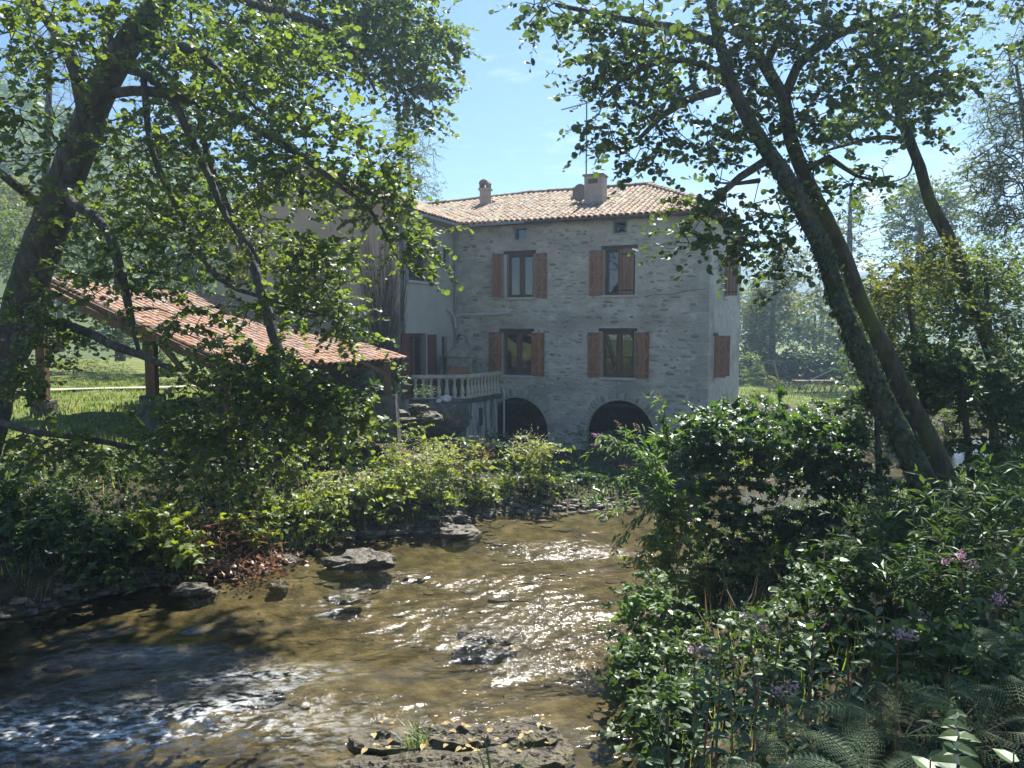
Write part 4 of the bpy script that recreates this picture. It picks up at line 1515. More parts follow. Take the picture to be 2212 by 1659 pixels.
def post(pt, top, ww=.24):
    pt, top = SL(pt), SL(top)
    MB().box(pt.x - ww / 2, pt.x + ww / 2, pt.y - ww / 2, pt.y + ww / 2, pt.z + .35, top.z).build('post', M['beam'], shed, bevel=.012)
    MB().prism([(-.30, -.30), (.30, -.30), (.30, .30), (-.30, .30)], lambda u, v, h: (pt.x + u * (1 if h < 0 else .75), pt.y + v * (1 if h < 0 else .75), pt.z + h), -.8, .42).build('post_footing', M['wet_stone'], shed)
    return pt, top


p1 = post((-12.7, 20.8, 2.1), (-12.7, 20.8, EYE + 1.2))
p2 = post(P(331, 890, 19.0), (P(331, 890, 19.0).x, 19.0, EYE - .05))
p3 = post(P(838, 888, 19.9), (P(838, 888, 19.9).x, 19.9, EYE - .78), .18)
p4 = post((-6.2, 22.9, 2.1), (-6.2, 22.9, EYE - .1))
p5 = post((-9.3, 25.1, 2.1), (-9.3, 25.1, EYE + .85))
p6 = post((-6.7, 18.2, 2.0), (-6.7, 18.2, EYE - .95))
MB().bar(p2[1] + Vector((.1, -.02, -.25)), p2[1] + Vector((-3.4, 1.6, 1.1)), .14, .2).build('tie_beam', M['beam'], shed)
MB().bar(p2[1] + Vector((.0, -.0, -.05)), p2[1] + Vector((2.0, -1.0, -.8)), .14, .2).build('tie_beam', M['beam'], shed)
MB().bar(p2[0] + Vector((.95, -.45, 1.1)), p2[1] + Vector((.1, 0, -.1)), .1, .12).build('brace', M['beam'], shed)
MB().bar(p3[0] + Vector((-.02, 0, .95)), p3[1] + Vector((-.62, -.42, .02)), .09, .11).build('brace', M['beam'], shed)
MB().bar(p3[0] + Vector((-.05, .1, .85)), p3[1] + Vector((-.75, .5, .2)), .09, .11).build('brace', M['beam'], shed)
MB().box(.9, 4.6, .55, .7, -.6, 1.5).build('dark_backing', M['darkwood'], shed)  # dark panel added to stand for the shaded void under the roof

# ------------------------------------------------------------------ foliage machinery
LEAF = {
    # points: (along, across, up); polygons
    'round': ([(0, 0, 0), (.22, -.36, .05), (.24, 0, -.02), (.22, .36, .05), (.58, -.47, .06), (.60, 0, -.03), (.58, .47, .06), (.88, -.27, .02), (.92, 0, -.04), (.88, .27, .02)],
              [(0, 2, 1), (0, 3, 2)], [(1, 2, 5, 4), (2, 3, 6, 5), (4, 5, 8, 7), (5, 6, 9, 8)]),
    'heart': ([(0, 0, 0), (-.06, -.24, .04), (.28, -.40, .07), (.30, 0, -.03), (-.06, .24, .04), (.28, .40, .07), (.66, -.24, .03), (.66, 0, -.05), (.66, .24, .03), (1.0, 0, -.12)],
              [(0, 2, 1), (0, 3, 2), (0, 5, 3), (0, 4, 5), (6, 7, 9), (7, 8, 9)], [(2, 3, 7, 6), (3, 5, 8, 7)]),
    'lance': ([(0, 0, 0), (.22, -.11, .03), (.22, 0, 0), (.22, .11, .03), (.52, -.14, .03), (.52, 0, -.03), (.52, .14, .03), (.80, -.07, -.04), (.80, 0, -.08), (.80, .07, -.04), (1.0, 0, -.17)],
              [(0, 2, 1), (0, 3, 2), (7, 8, 10), (8, 9, 10)], [(1, 2, 5, 4), (2, 3, 6, 5), (4, 5, 8, 7), (5, 6, 9, 8)]),
    'small': ([(0, 0, 0), (.45, -.30, .05), (1, 0, -.04), (.45, .30, .05), (.5, 0, -.04)], [(0, 4, 1), (4, 2, 1), (0, 3, 4), (4, 3, 2)], []),
    'narrow': ([(0, 0, 0), (.45, -.13, .04), (1, 0, -.1), (.45, .13, .04), (.5, 0, -.03)], [(0, 4, 1), (4, 2, 1), (0, 3, 4), (4, 3, 2)], []),
    'blade': ([(0, -.012, 0), (0, .012, 0), (.5, -.013, .03), (.5, .013, .03), (1, 0, -.12)], [(2, 3, 4)], [(0, 1, 3, 2)]),
    'hop': ([(0, 0, 0), (-.1, -.22, .0), (.22, -.55, .05), (.36, -.25, .04), (.72, -.42, .0), (.66, -.14, .03), (1, 0, -.06), (.66, .14, .03), (.72, .42, 0), (.36, .25, .04), (.22, .55, .05), (-.1, .22, 0), (.4, 0, -.05)],
            [(12, 0, 1), (12, 1, 2), (12, 2, 3), (12, 3, 4), (12, 4, 5), (12, 5, 6), (12, 6, 7), (12, 7, 8), (12, 8, 9), (12, 9, 10), (12, 10, 11), (12, 11, 0)][::1], []),
}


def unit(v):
    return v / np.maximum(np.linalg.norm(v, axis=-1, keepdims=True), 1e-9)


def leaf_batch(kind, B, D, N, L):
    """returns vertices, tris, quads of leaves at B pointing along D, upper side N"""
    pts, tr, qd = LEAF[kind]
    pts = np.array(pts)
    D = unit(D)
    S = unit(np.cross(D, N))
    N = np.cross(S, D)
    V = B[:, None] + L[:, None, None] * (pts[None, :, 0:1] * D[:, None] + pts[None, :, 1:2] * S[:, None] + pts[None, :, 2:3] * N[:, None])
    n, k = len(B), len(pts)
    off = (np.arange(n) * k)[:, None, None]
    T = (np.array(tr, int).reshape(1, -1, 3) + off).reshape(-1, 3) if tr else np.zeros((0, 3), int)
    Q = (np.array(qd, int).reshape(1, -1, 4) + off).reshape(-1, 4) if qd else np.zeros((0, 4), int)
    return V.reshape(-1, 3), T, Q, k


def twig_batch(A, B, ra, rb):
    """thin three sided twigs"""
    D = unit(B - A)
    ref = np.where(np.abs(D[:, 2:3]) > .9, np.array([[1., 0, 0]]), np.array([[0, 0, 1.]]))
    S = unit(np.cross(D, ref)); U = np.cross(S, D)
    V = []
    for p, r in ((A, ra), (B, rb)):
        for k in range(3):
            a = 2 * math.pi * k / 3
            V.append(p + (S * math.cos(a) + U * math.sin(a)) * r[:, None])
    V = np.stack(V, 1)
    n = len(A)
    off = (np.arange(n) * 6)[:, None, None]
    Q = (np.array([(0, 1, 4, 3), (1, 2, 5, 4), (2, 0, 3, 5)])[None] + off).reshape(-1, 4)
    return V.reshape(-1, 3), Q


class Crown:
    def __init__(s, rng):
        s.V, s.T, s.Q, s.R, s.tm, s.qm = [], [], [], [], [], []
        s.n = 0
        s.rng = rng

    def leaves(s, kind, B, D, N, L, mat=0, rnd=None):
        if len(B) == 0: return
        V, T, Q, k = leaf_batch(kind, B, D, N, L)
        s.V.append(V); s.T.append(T + s.n); s.Q.append(Q + s.n)
        s.tm.append(np.full(len(T), mat)); s.qm.append(np.full(len(Q), mat))
        r = s.rng.random(len(B)) if rnd is None else rnd
        s.R.append(np.repeat(r, k))
        s.n += len(V)

    def twigs(s, A, B, ra, rb, mat=1):
        if len(A) == 0: return
        V, Q = twig_batch(A, B, ra, rb)
        s.V.append(V); s.Q.append(Q + s.n); s.T.append(np.zeros((0, 3), int))
        s.tm.append(np.zeros(0, int)); s.qm.append(np.full(len(Q), mat))
        s.R.append(np.zeros(len(V)))
        s.n += len(V)

    def sprays(s, kind, P0, D, L, nl, leaf, up=.75, droop=.25, mat=0, twig=.003, twmat=1, spread=.8, var=.42, rb=None):
        """twigs at P0 along D with alternating leaves"""
        rng = s.rng
        n = len(P0)
        D = unit(D)
        t = (np.arange(nl) + .6) / nl
        base = P0[:, None] + D[:, None] * (L[:, None] * t)[..., None]
        base[..., 2] -= (L[:, None] * droop * t ** 2)
        S = unit(np.cross(D, np.array([0, 0, 1.])) + rng.normal(0, .25, (n, 3)))
        sg = np.where(np.arange(nl) % 2 == 0, 1., -1.)
        ld = D[:, None] * .45 + S[:, None] * (sg * spread)[None, :, None] + rng.normal(0, .35, (n, nl, 3))
        ld[..., 2] -= .22
        nrm = np.array([0, 0, up]) + rng.normal(0, .45, (n, nl, 3))
        ll = leaf * (1 + rng.uniform(-var, var, (n, nl)))
        r = rng.random((n, nl)) * .75 + rng.random((n, 1)) * .25
        if rb is not None: r = np.clip(r * .6 + rb[:, None] * .4, 0, 1)
        s.leaves(kind, base.reshape(-1, 3), ld.reshape(-1, 3), nrm.reshape(-1, 3), ll.ravel(), mat, r.ravel())
        if twig:
            m_ = P0 + D * (L * .55)[:, None]; m_[:, 2] -= L * droop * .3
            e = P0 + D * L[:, None]; e[:, 2] -= L * droop
            s.twigs(P0, m_, np.full(n, twig), np.full(n, twig * .75), twmat)
            s.twigs(m_, e, np.full(n, twig * .75), np.full(n, twig * .4), twmat)

    def build(s, name, mats, parent=None):
        V = np.concatenate(s.V)
        T, Q = np.concatenate(s.T), np.concatenate(s.Q)
        tm, qm = np.concatenate(s.tm), np.concatenate(s.qm)
        faces, fm = [], []
        for m_ in range(len(mats)):
            a = T[tm == m_]
            if len(a): faces.append(a); fm.append(m_)
            a = Q[qm == m_]
            if len(a): faces.append(a); fm.append(m_)
        me = mesh_np(name, V, faces, mats, fm, np.concatenate(s.R))
        return link(bpy.data.objects.new(name, me), parent)


def blob_points(blobs, rng, shell=.5):
    """blobs: (x, y, Z, rx px, ry px, rz m, n) in the photograph's frame -> points, weights"""
    out = []
    for b in blobs:
        x, y, Z, rx, ry, rz, n = b
        k = Z / F
        v = rng.normal(size=(n, 3)); v = unit(v) * (rng.random((n, 1)) ** shell)
        c = P(x, y, Z)
        q = np.stack([c.x + v[:, 0] * rx * k, c.y + v[:, 1] * rz, c.z + v[:, 2] * ry * k], 1)
        out.append(q)
    return np.concatenate(out)


def attach(nodes, pts, step=.35, maxd=None):
    """join points to a skeleton, nearest first; returns twig segments and the direction at each point"""
    nodes = list(map(tuple, nodes))
    cap = len(nodes) + len(pts) * 14 + 10
    A = np.zeros((cap, 3)); A[:len(nodes)] = nodes
    n = len(nodes)
    d0 = np.min(np.linalg.norm(pts[:, None] - A[None, :n], axis=2), axis=1)
    order = np.argsort(d0)
    sa, sb, dr = [], [], np.zeros_like(pts)
    for i in order:
        p = pts[i]
        d = np.linalg.norm(A[:n] - p, axis=1)
        j = int(d.argmin())
        a = A[j].copy()
        if d[j] < 1e-4: continue
        m_ = max(1, min(12, int(d[j] / step)))
        prev = a
        side = np.random.default_rng(i).normal(0, .06, 3) * min(1.5, d[j])
        for k in range(1, m_ + 1):
            t = k / m_
            q = a + (p - a) * t + side * math.sin(math.pi * t)
            q = q + np.array([0, 0, .12 * min(1.5, d[j]) * math.sin(math.pi * t)])
            sa.append(prev); sb.append(q)
            if n < cap: A[n] = q; n += 1
            prev = q
        dr[i] = p - a
    return np.array(sa), np.array(sb), dr


def tree(name, label, cat, limbs, blobs, kind, leafm, barkm, leaf=.085, nl=13, L=.45, seed=1, group=None, twig_r=.008, droop=.25, maxtw=True, extra=None, up=.75):
    """limbs: lists of (x, y, Z, radius m); the first is the trunk"""
    rng = np.random.default_rng(seed)
    base = P(*limbs[0][0][:3])
    t = thing(name, label, cat, base, group=group)
    nodes = []
    for q, lb in enumerate(limbs):
        pts, rad = smooth_line([P(*a[:3]) - base for a in lb], [a[3] for a in lb], .22)
        nodes += [p + base for p in pts]
        MB().tube(pts, rad, 12 if q == 0 else 8, jit=.09 if q == 0 else .06).build('trunk' if q == 0 else 'branch', barkm, t, smooth=True)
    pts = blob_points(blobs, rng)
    sa, sb, dr = attach(np.array(nodes), pts)
    c = Crown(rng)
    b = np.array(base)
    rr = np.full(len(sa), twig_r)
    c.twigs(sa - b, sb - b, rr, rr * .8)
    dr = unit(dr) * .8 + rng.normal(0, .5, dr.shape)
    dr[:, 2] *= .6
    c.sprays(kind, pts - b, dr, L * rng.uniform(.6, 1.3, len(pts)), nl, leaf, droop=droop, rb=rng.random(len(pts)), up=up, twig=.0042)
    if extra: extra(c, b)
    c.build('crown', [leafm, barkm], t)
    return t


# ------------------------------------------------------------------ the big alder over the left bank
limbs = [
    [(-75, 1040, 13.4, 0.410), (-20, 860, 13.0, 0.344), (30, 720, 12.7, 0.303), (62, 620, 12.5, 0.295), (118, 455, 12.1, 0.271), (178, 300, 11.8, 0.238), (228, 175, 11.5, 0.205), (292, 70, 11.2, 0.180), (350, 0, 11.0, 0.148), (410, -90, 10.8, 0.123)],
    [(225, 205, 11.6, 0.082), (290, 196, 11.3, 0.078), (360, 203, 11, 0.070), (430, 220, 10.8, 0.066), (530, 265, 10.6, 0.057), (640, 330, 10.4, 0.049), (720, 390, 10.2, 0.037), (800, 455, 10.1, 0.025), (860, 560, 10, 0.010)],
    [(268, 110, 11.3, 0.082), (320, 95, 11, 0.074), (390, 100, 10.8, 0.070), (440, 122, 10.6, 0.049), (500, 180, 10.4, 0.041), (560, 240, 10.3, 0.016)],
    [(250, 140, 11.4, 0.074), (320, 165, 11.1, 0.066), (365, 205, 10.9, 0.061), (400, 270, 10.7, 0.057), (455, 390, 10.5, 0.049), (490, 470, 10.4, 0.041), (540, 530, 10.3, 0.033), (565, 575, 10.3, 0.012)],
    [(385, -60, 10.9, 0.107), (450, -40, 12, 0.098), (530, 0, 13.2, 0.082), (640, 35, 15.0, 0.074), (705, 60, 16.4, 0.066), (770, 122, 17.2, 0.049), (815, 205, 17.5, 0.025)],
    [(192, 285, 11.7, 0.123), (174, 200, 11.4, 0.107), (150, 115, 11.2, 0.098), (85, 15, 11, 0.082), (40, -60, 10.8, 0.074)],
    [(240, 150, 11.4, 0.090), (232, 60, 11.3, 0.074), (262, -30, 11.2, 0.057)],
    [(148, 395, 11.9, 0.082), (155, 437, 11.5, 0.074), (200, 465, 11.2, 0.070), (236, 508, 11.0, 0.070), (262, 590, 10.9, 0.066), (284, 690, 10.8, 0.049), (300, 760, 10.7, 0.025)],
    [(110, 470, 12.1, 0.074), (68, 425, 11.8, 0.070), (30, 398, 11.5, 0.066), (-10, 365, 11.2, 0.049)],
    [(25, 735, 12.6, 0.090), (100, 700, 11.6, 0.082), (180, 715, 11.1, 0.070), (250, 748, 10.7, 0.066), (335, 780, 10.4, 0.049), (450, 840, 10, 0.041), (560, 900, 9.8, 0.025)],
    [(-30, 900, 13, 0.074), (60, 930, 11.6, 0.049), (200, 950, 10.8, 0.041), (380, 985, 10.2, 0.033), (560, 1010, 9.8, 0.016)],
    [(310, 170, 11.1, 0.049), (330, 330, 10.8, 0.045), (400, 480, 10.6, 0.041), (470, 600, 10.4, 0.037), (560, 640, 10.3, 0.025), (660, 670, 10.2, 0.016), (740, 690, 10.2, 0.008)],
]
AB = [(620, 110, 10.6, 150, 90, 1.0, 40), (560, 240, 10.4, 150, 100, .9, 40), (400, 120, 10.5, 110, 110, .9, 42),
      (330, 330, 10.8, 140, 120, .9, 30), (130, 120, 10, 130, 120, .9, 26), (40, 60, 9, 80, 70, .8, 16), (50, 290, 9.2, 100, 120, .7, 24), (630, 375, 10.4, 150, 75, .8, 38), (470, 500, 10.5, 150, 100, .8, 46), (300, 520, 10.9, 120, 90, .8, 26), (820, 400, 10.1, 70, 95, .6, 42),
      (885, 520, 10, 45, 70, .4, 20), (690, 560, 10.3, 55, 55, .5, 22), (640, 650, 10.2, 110, 45, .6, 26), (735, 700, 10.2, 55, 32, .4, 18), (400, 690, 10.2, 130, 70, .7, 18), (240, 600, 10.8, 120, 55, .7, 24), (90, 700, 11, 90, 80, .7, 34), (40, 820, 10, 70, 70, .6, 22),
      (500, 810, 9.8, 130, 70, .7, 50), (620, 865, 9.7, 115, 70, .6, 58), (730, 895, 9.8, 70, 50, .5, 30), (430, 930, 9.9, 170, 60, .6, 52), (150, 960, 10.5, 140, 50, .6, 26), (480, 1015, 9.8, 180, 45, .6, 26), (310, 30, 10.7, 120, 50, .7, 22), (740, 290, 10.2, 60, 60, .5, 14), (170, 470, 11.4, 70, 60, .5, 14)]
AB = [(*q[:6], int(q[6] * 1.75)) for q in AB]
def upper_crown(c, b):
    # the high limbs reach back over the stream
    rng = c.rng
    pts = blob_points([(830, 85, 17.5, 150, 100, 1.8, 260), (885, 195, 17.5, 60, 70, 1.0, 80), (950, 90, 17.5, 50, 55, .9, 40), (640, 90, 16.2, 170, 100, 1.8, 150), (700, 20, 17, 200, 70, 1.8, 110), (760, -120, 17, 220, 90, 1.8, 110), (520, -110, 15, 220, 90, 1.8, 110)], rng)
    nod = []
    for lb in limbs[4:5]:
        nod += [tuple(p) for p in smooth_line([P(*a[:3]) for a in lb], [a[3] for a in lb], .25)[0]]
    sa, sb, dr = attach(np.array(nod), pts, .45)
    c.twigs(sa - b, sb - b, np.full(len(sa), .011), np.full(len(sa), .008))
    d = unit(dr) * .8 + rng.normal(0, .5, dr.shape); d[:, 2] *= .6
    c.sprays('round', pts - b, d, .66 * rng.uniform(.6, 1.3, len(pts)), 15, .10, twig=.004, rb=rng.random(len(pts)))


tree('alder_tree', 'big dark alder with thick leaning trunk reaching its branches over the shed', 'tree', limbs, AB, 'round', M['alder'], M['bark'], leaf=.072, nl=16, L=.50, seed=5, extra=upper_crown)

limbs2 = [[(640, 900, 15.5, 0.122), (590, 720, 15.7, 0.108), (552, 590, 15.8, 0.097), (505, 480, 16.0, 0.086), (462, 380, 16.1, 0.072), (430, 250, 16.3, 0.058), (415, 90, 16.3, 0.036), (410, -60, 16.3, 0.022)],
           [(505, 480, 16.0, 0.043), (570, 420, 16.0, 0.036), (640, 390, 16.0, 0.022), (720, 400, 16.0, 0.011)],
           [(462, 380, 16.1, 0.043), (380, 320, 16.0, 0.036), (300, 330, 16.0, 0.022), (230, 380, 16.0, 0.011)],
           [(430, 250, 16.3, 0.036), (520, 180, 16.1, 0.029), (620, 170, 16.0, 0.014)]]
AB2 = [(400, 300, 16.1, 150, 110, 1.6, 170), (560, 350, 16.4, 130, 90, 1.4, 100), (300, 420, 16, 130, 80, 1.3, 90), (470, 460, 16.6, 120, 70, 1.2, 70), (430, 130, 16.2, 140, 110, 1.5, 110), (590, 200, 16.1, 110, 80, 1.3, 70), (430, -40, 16.3, 150, 90, 1.5, 90), (590, 560, 17.6, 80, 55, .9, 60), (680, 580, 18.0, 55, 55, .8, 50), (690, 650, 18.2, 85, 32, .8, 50)]
tree('alder_tree', 'second alder with a thin leaning trunk standing beside the shed', 'tree', limbs2, AB2, 'round', M['alder'], M['bark'], leaf=.086, nl=14, L=.55, seed=6)

# ------------------------------------------------------------------ alders on the right bank
ivy_line = [(2060, 1240, 9.0, .22), (2028, 1120, 9.0, .18), (1992, 1040, 9.0, .155), (1950, 950, 9.0, .135), (1900, 850, 9.0, .12), (1848, 735, 9.0, .11), (1812, 646, 9.0, .104), (1783, 554, 9.0, .10), (1744, 471, 9.0, .098), (1690, 372, 9.0, .095), (1655, 320, 9.0, .085), (1612, 250, 8.95, .078), (1575, 165, 8.9, .07), (1552, 85, 8.9, .06), (1528, -40, 8.8, .05)]


def ivy(c, b):
    rng = c.rng
    pts, rad = smooth_line([P(*a[:3]) for a in ivy_line[:11]], [a[3] for a in ivy_line[:11]], .05)
    n = 2300
    i = rng.integers(0, len(pts), n)
    a = rng.uniform(0, 2 * math.pi, n)
    pp = np.array(pts)[i]; rr = np.array(rad)[i] + rng.uniform(.0, .025, n) + .05 * (rng.random(n) < .10)
    off = np.stack([np.cos(a), np.sin(a), rng.uniform(-.3, .3, n)], 1)
    B = pp + off * rr[:, None]
    D = np.stack([rng.normal(0, .6, n), rng.normal(0, .6, n), -np.ones(n)], 1)
    c.leaves('heart', B - b, D, off + rng.normal(0, .3, (n, 3)), rng.uniform(.035, .07, n), 2)


_lm = M['alder_r']


def tree2(name, label, limbs, bl, seed, ivyfn=None, bark='bark_moss', **kw):
    rng = np.random.default_rng(seed)
    base = P(*limbs[0][0][:3])
    t = thing(name, label, 'tree', base, group='alders on the right bank')
    nodes = []
    for q, lb in enumerate(limbs):
        pts, rad = smooth_line([P(*a[:3]) - base for a in lb], [a[3] for a in lb], .22)
        nodes += [p + base for p in pts]
        MB().tube(pts, rad, 12 if q == 0 else 8, jit=.09 if q == 0 else .06).build('trunk' if q == 0 else 'branch', M[bark], t, smooth=True)
    pts = blob_points(bl, rng)
    sa, sb, dr = attach(np.array(nodes), pts)
    c = Crown(rng); b = np.array(base)
    rr = np.full(len(sa), .007)
    c.twigs(sa - b, sb - b, rr, rr * .8)
    dr = unit(dr) * .8 + rng.normal(0, .5, dr.shape); dr[:, 2] *= .6
    c.sprays('round', pts - b, dr, kw.get('L', .45) * rng.uniform(.6, 1.3, len(pts)), kw.get('nl', 12), kw.get('leaf', .066), rb=rng.random(len(pts)))
    c.build('crown', [_lm, M[bark]], t)
    if ivyfn:
        c = Crown(rng)
        ivyfn(c, b)
        c.build('ivy', [M['ivy'], M['bark'], M['ivy']], t)
    return t


L1 = [ivy_line,
      [(1552, 195, 8.9, .05), (1483, 216, 8.7, .045), (1430, 250, 8.5, .035), (1380, 300, 8.4, .02)],
      [(1650, 350, 9, .05), (1598, 383, 8.9, .045), (1554, 422, 8.7, .035), (1500, 470, 8.6, .02)],
      [(1640, 390, 9, .03), (1590, 397, 8.9, .02), (1555, 395, 8.8, .01)],
      [(1555, 95, 8.9, .06), (1450, 60, 8.6, .05), (1340, 40, 8.4, .035), (1200, 10, 8.2, .02)],
      [(1575, 165, 8.9, .04), (1480, 130, 8.6, .03), (1380, 150, 8.4, .02), (1300, 210, 8.3, .012)]]
B1 = [(1185, 22, 8.2, 80, 34, .4, 18), (1340, 75, 8.5, 110, 75, .7, 46), (1330, 165, 8.4, 85, 60, .5, 30), (1300, 265, 8.3, 50, 60, .4, 13), (1370, 330, 8.3, 55, 32, .3, 10), (1450, 165, 8.7, 110, 100, .7, 46), (1460, 300, 8.6, 95, 65, .5, 26), (1570, 60, 8.9, 120, 80, .7, 46),
      (1560, 320, 8.8, 55, 70, .4, 13), (1530, 445, 8.6, 75, 45, .4, 24), (1500, 515, 8.6, 55, 34, .3, 12), (1590, 535, 8.7, 50, 55, .4, 15), (1655, 470, 8.8, 45, 55, .4, 12), (1690, 560, 8.9, 40, 80, .3, 12)]
B1 = [(*q[:6], int(q[6] * 1.35)) for q in B1]
tree2('alder_tree', 'ivy clad alder with the nearest leaning trunk on the right bank', L1, B1, 8, ivy, 'bark')
L2 = [[(2110, 1190, 9.9, .17), (2042, 1035, 9.9, .14), (2003, 945, 9.9, .125), (1955, 852, 9.85, .115), (1902, 735, 9.8, .105), (1857, 646, 9.8, .10), (1822, 554, 9.7, .098), (1782, 471, 9.7, .095), (1745, 395, 9.6, .09), (1708, 300, 9.5, .085), (1693, 211, 9.5, .08), (1655, 144, 9.4, .07), (1583, 38, 9.3, .055), (1545, -50, 9.2, .04)],
      [(1692, 215, 9.5, .065), (1722, 144, 9.4, .058), (1799, 81, 9.4, .045), (1890, 45, 9.4, .04), (1960, 30, 9.4, .02)],
      [(1735, 370, 9.6, .05), (1790, 340, 9.3, .04), (1850, 380, 9.2, .02), (1930, 400, 9.1, .01)],
      [(1655, 144, 9.4, .04), (1690, 60, 9.3, .03), (1700, -20, 9.2, .02)]]
B2 = [(1640, 260, 9.2, 75, 75, .6, 26), (1690, 60, 9.3, 90, 80, .7, 40), (1790, 80, 9.4, 120, 75, .7, 48), (1750, 225, 9.3, 85, 65, .6, 32), (1760, 325, 9.4, 65, 50, .5, 18), (1885, 130, 9.6, 95, 80, .6, 40), (1870, 385, 9.2, 80, 32, .4, 16), (1620, 160, 9.4, 60, 60, .6, 18), (1730, 430, 9.5, 45, 50, .4, 12)]
B2 = [(*q[:6], int(q[6] * 1.35)) for q in B2] + [(1600, -140, 9.8, 150, 110, 1.2, 60), (1780, -170, 10.2, 180, 130, 1.5, 110), (1980, -150, 10.6, 170, 120, 1.4, 90), (1880, -330, 10.8, 220, 130, 1.5, 90)]
tree2('alder_tree', 'mossy alder with the bare trunk leaning close behind the ivy clad one', L2, B2, 9)
L3 = [[(2230, 1000, 14, .15), (2150, 780, 14, .135), (2085, 610, 14, .125), (2043, 501, 14, .115), (2009, 437, 14, .105), (1987, 362, 14, .095), (1955, 278, 14, .085), (1914, 168, 13.8, .06), (1888, 90, 13.6, .045), (1880, 20, 13.5, .03)],
      [(1950, 300, 14, .05), (1895, 297, 13.6, .04), (1830, 312, 13.2, .03), (1770, 330, 13, .015)],
      [(1935, 225, 13.9, .05), (1945, 130, 13.8, .04), (1950, 40, 13.6, .02)],
      [(1975, 335, 14, .02), (1960, 380, 13.6, .015), (1900, 400, 13.2, .01)]]
B3 = [(1960, 120, 13.6, 120, 100, 1.2, 75), (1900, 235, 13.6, 95, 60, .9, 50), (2030, 190, 13.8, 80, 80, .9, 40), (1960, 40, 13.4, 100, 50, .9, 38), (1995, 280, 13.8, 45, 30, .5, 12), (1835, 270, 13, 50, 40, .6, 15)]
B3 = [(*q[:6], int(q[6] * 1.35)) for q in B3] + [(2120, -80, 11.6, 130, 110, 1.3, 70), (2290, 40, 11.4, 90, 150, 1.3, 60), (2080, -260, 12, 200, 110, 1.4, 80)]
tree2('alder_tree', 'slender alder leaning left with a bare mossy stem above the right thicket', L3, B3, 10, leaf=.088)
# ------------------------------------------------------------------ shrubs and bank plants
def ground_pt(p, dz=0.0):
    return Vector((p[0], p[1], float(height(p[0], p[1])) + dz))


def shrub(name, label, cat, blobs, kind, leafm, leaf=.09, nl=9, L=.35, seed=1, group=None, stalk='stalk', up=.7, droop=.3, tw=.005, flowers=None, kseed=None, down=.6):
    rng = np.random.default_rng(seed)
    pts = blob_points(blobs, rng, .42)
    gz = height(pts[:, 0], pts[:, 1])
    pts[:, 2] = np.where(pts[:, 2] < gz + .08, gz + .08 + .25 * rng.random(len(pts)), pts[:, 2])
    c0 = pts.mean(0)
    base = ground_pt(c0)
    t = thing(name, label, cat, base, group=group)
    b = np.array(base)
    # several feet on the ground under the plant
    k = max(3, len(pts) // 14)
    feet = pts[rng.integers(0, len(pts), k)].copy()
    feet[:, :2] = c0[:2] + (feet[:, :2] - c0[:2]) * down
    feet[:, 2] = height(feet[:, 0], feet[:, 1]) - .03
    sa, sb, dr = attach(feet, pts, .3)
    st = Crown(rng)
    st.twigs(sa - b, sb - b, np.full(len(sa), tw), np.full(len(sa), tw * .8), 0)
    st.build('stems', [M[stalk]], t)['kind'] = 'stuff'
    c = Crown(rng)
    d = unit(dr) * .5 + rng.normal(0, .55, dr.shape); d[:, 2] = np.abs(d[:, 2]) * .4 + .1
    c.sprays(kind, pts - b, d, L * rng.uniform(.6, 1.3, len(pts)), nl, leaf, droop=droop, twig=tw * .5, rb=rng.random(len(pts)), up=up)
    c.build('foliage', [M[leafm], M[stalk]], t)
    if flowers:
        fm, frac, size, nfl = flowers
        top = pts[pts[:, 2] > np.quantile(pts[:, 2], 1 - frac)]
        q = np.repeat(top, nfl, 0) + rng.normal(0, .10, (len(top) * nfl, 3)) + np.array([0, 0, .12])
        c = Crown(rng)
        c.leaves('small', q - b, rng.normal(0, 1, q.shape), rng.normal(0, 1, q.shape) + np.array([0, 0, .5]), size * rng.uniform(.5, 1.3, len(q)))
        c.build('blossom', [M[fm]], t)
    return t


KG = 'knotweed clumps along the left bank'
CREAM = ('cream', .36, .05, 20)
shrub('knotweed', 'knotweed clump thick with cream blossom in front of the left arch', 'shrub', [(1155, 985, 19.4, 65, 45, .5, 60), (1140, 1050, 19.3, 75, 50, .5, 42)], 'heart', 'knot', .10, 9, .4, 21, KG, flowers=CREAM)
shrub('knotweed', 'sunlit knotweed at the bend with withered brown stems in it', 'shrub', [(1010, 1010, 18.6, 75, 45, .6, 60), (1030, 1080, 18.4, 60, 40, .4, 34)], 'heart', 'knot', .10, 9, .4, 22, KG, flowers=('brownleaf', .6, .07, 7))
shrub('knotweed', 'broad sunlit knotweed clump above the pale topped rock', 'shrub', [(900, 1010, 17.6, 95, 50, .6, 80), (900, 1085, 17.2, 90, 45, .4, 52)], 'heart', 'knot', .10, 9, .4, 23, KG, flowers=CREAM)
shrub('knotweed', 'bright knotweed clump overhanging the water left of the pale topped rock', 'shrub', [(775, 1060, 16.8, 90, 50, .6, 74), (790, 1120, 16.6, 85, 35, .35, 36)], 'heart', 'knot', .105, 9, .4, 24, KG, flowers=CREAM)
shrub('knotweed', 'yellowish knotweed clump behind the flat brown rock', 'shrub', [(665, 1100, 15.8, 75, 45, .5, 60), (670, 1150, 15.6, 70, 30, .3, 30)], 'heart', 'knot', .105, 9, .36, 25, KG, flowers=('cream', .25, .045, 10))
shrub('knotweed', 'low knotweed trailing above the withered stems', 'shrub', [(560, 1125, 15.0, 65, 38, .5, 46), (520, 1160, 14.4, 60, 30, .3, 26)], 'heart', 'knot', .10, 9, .33, 26, KG)
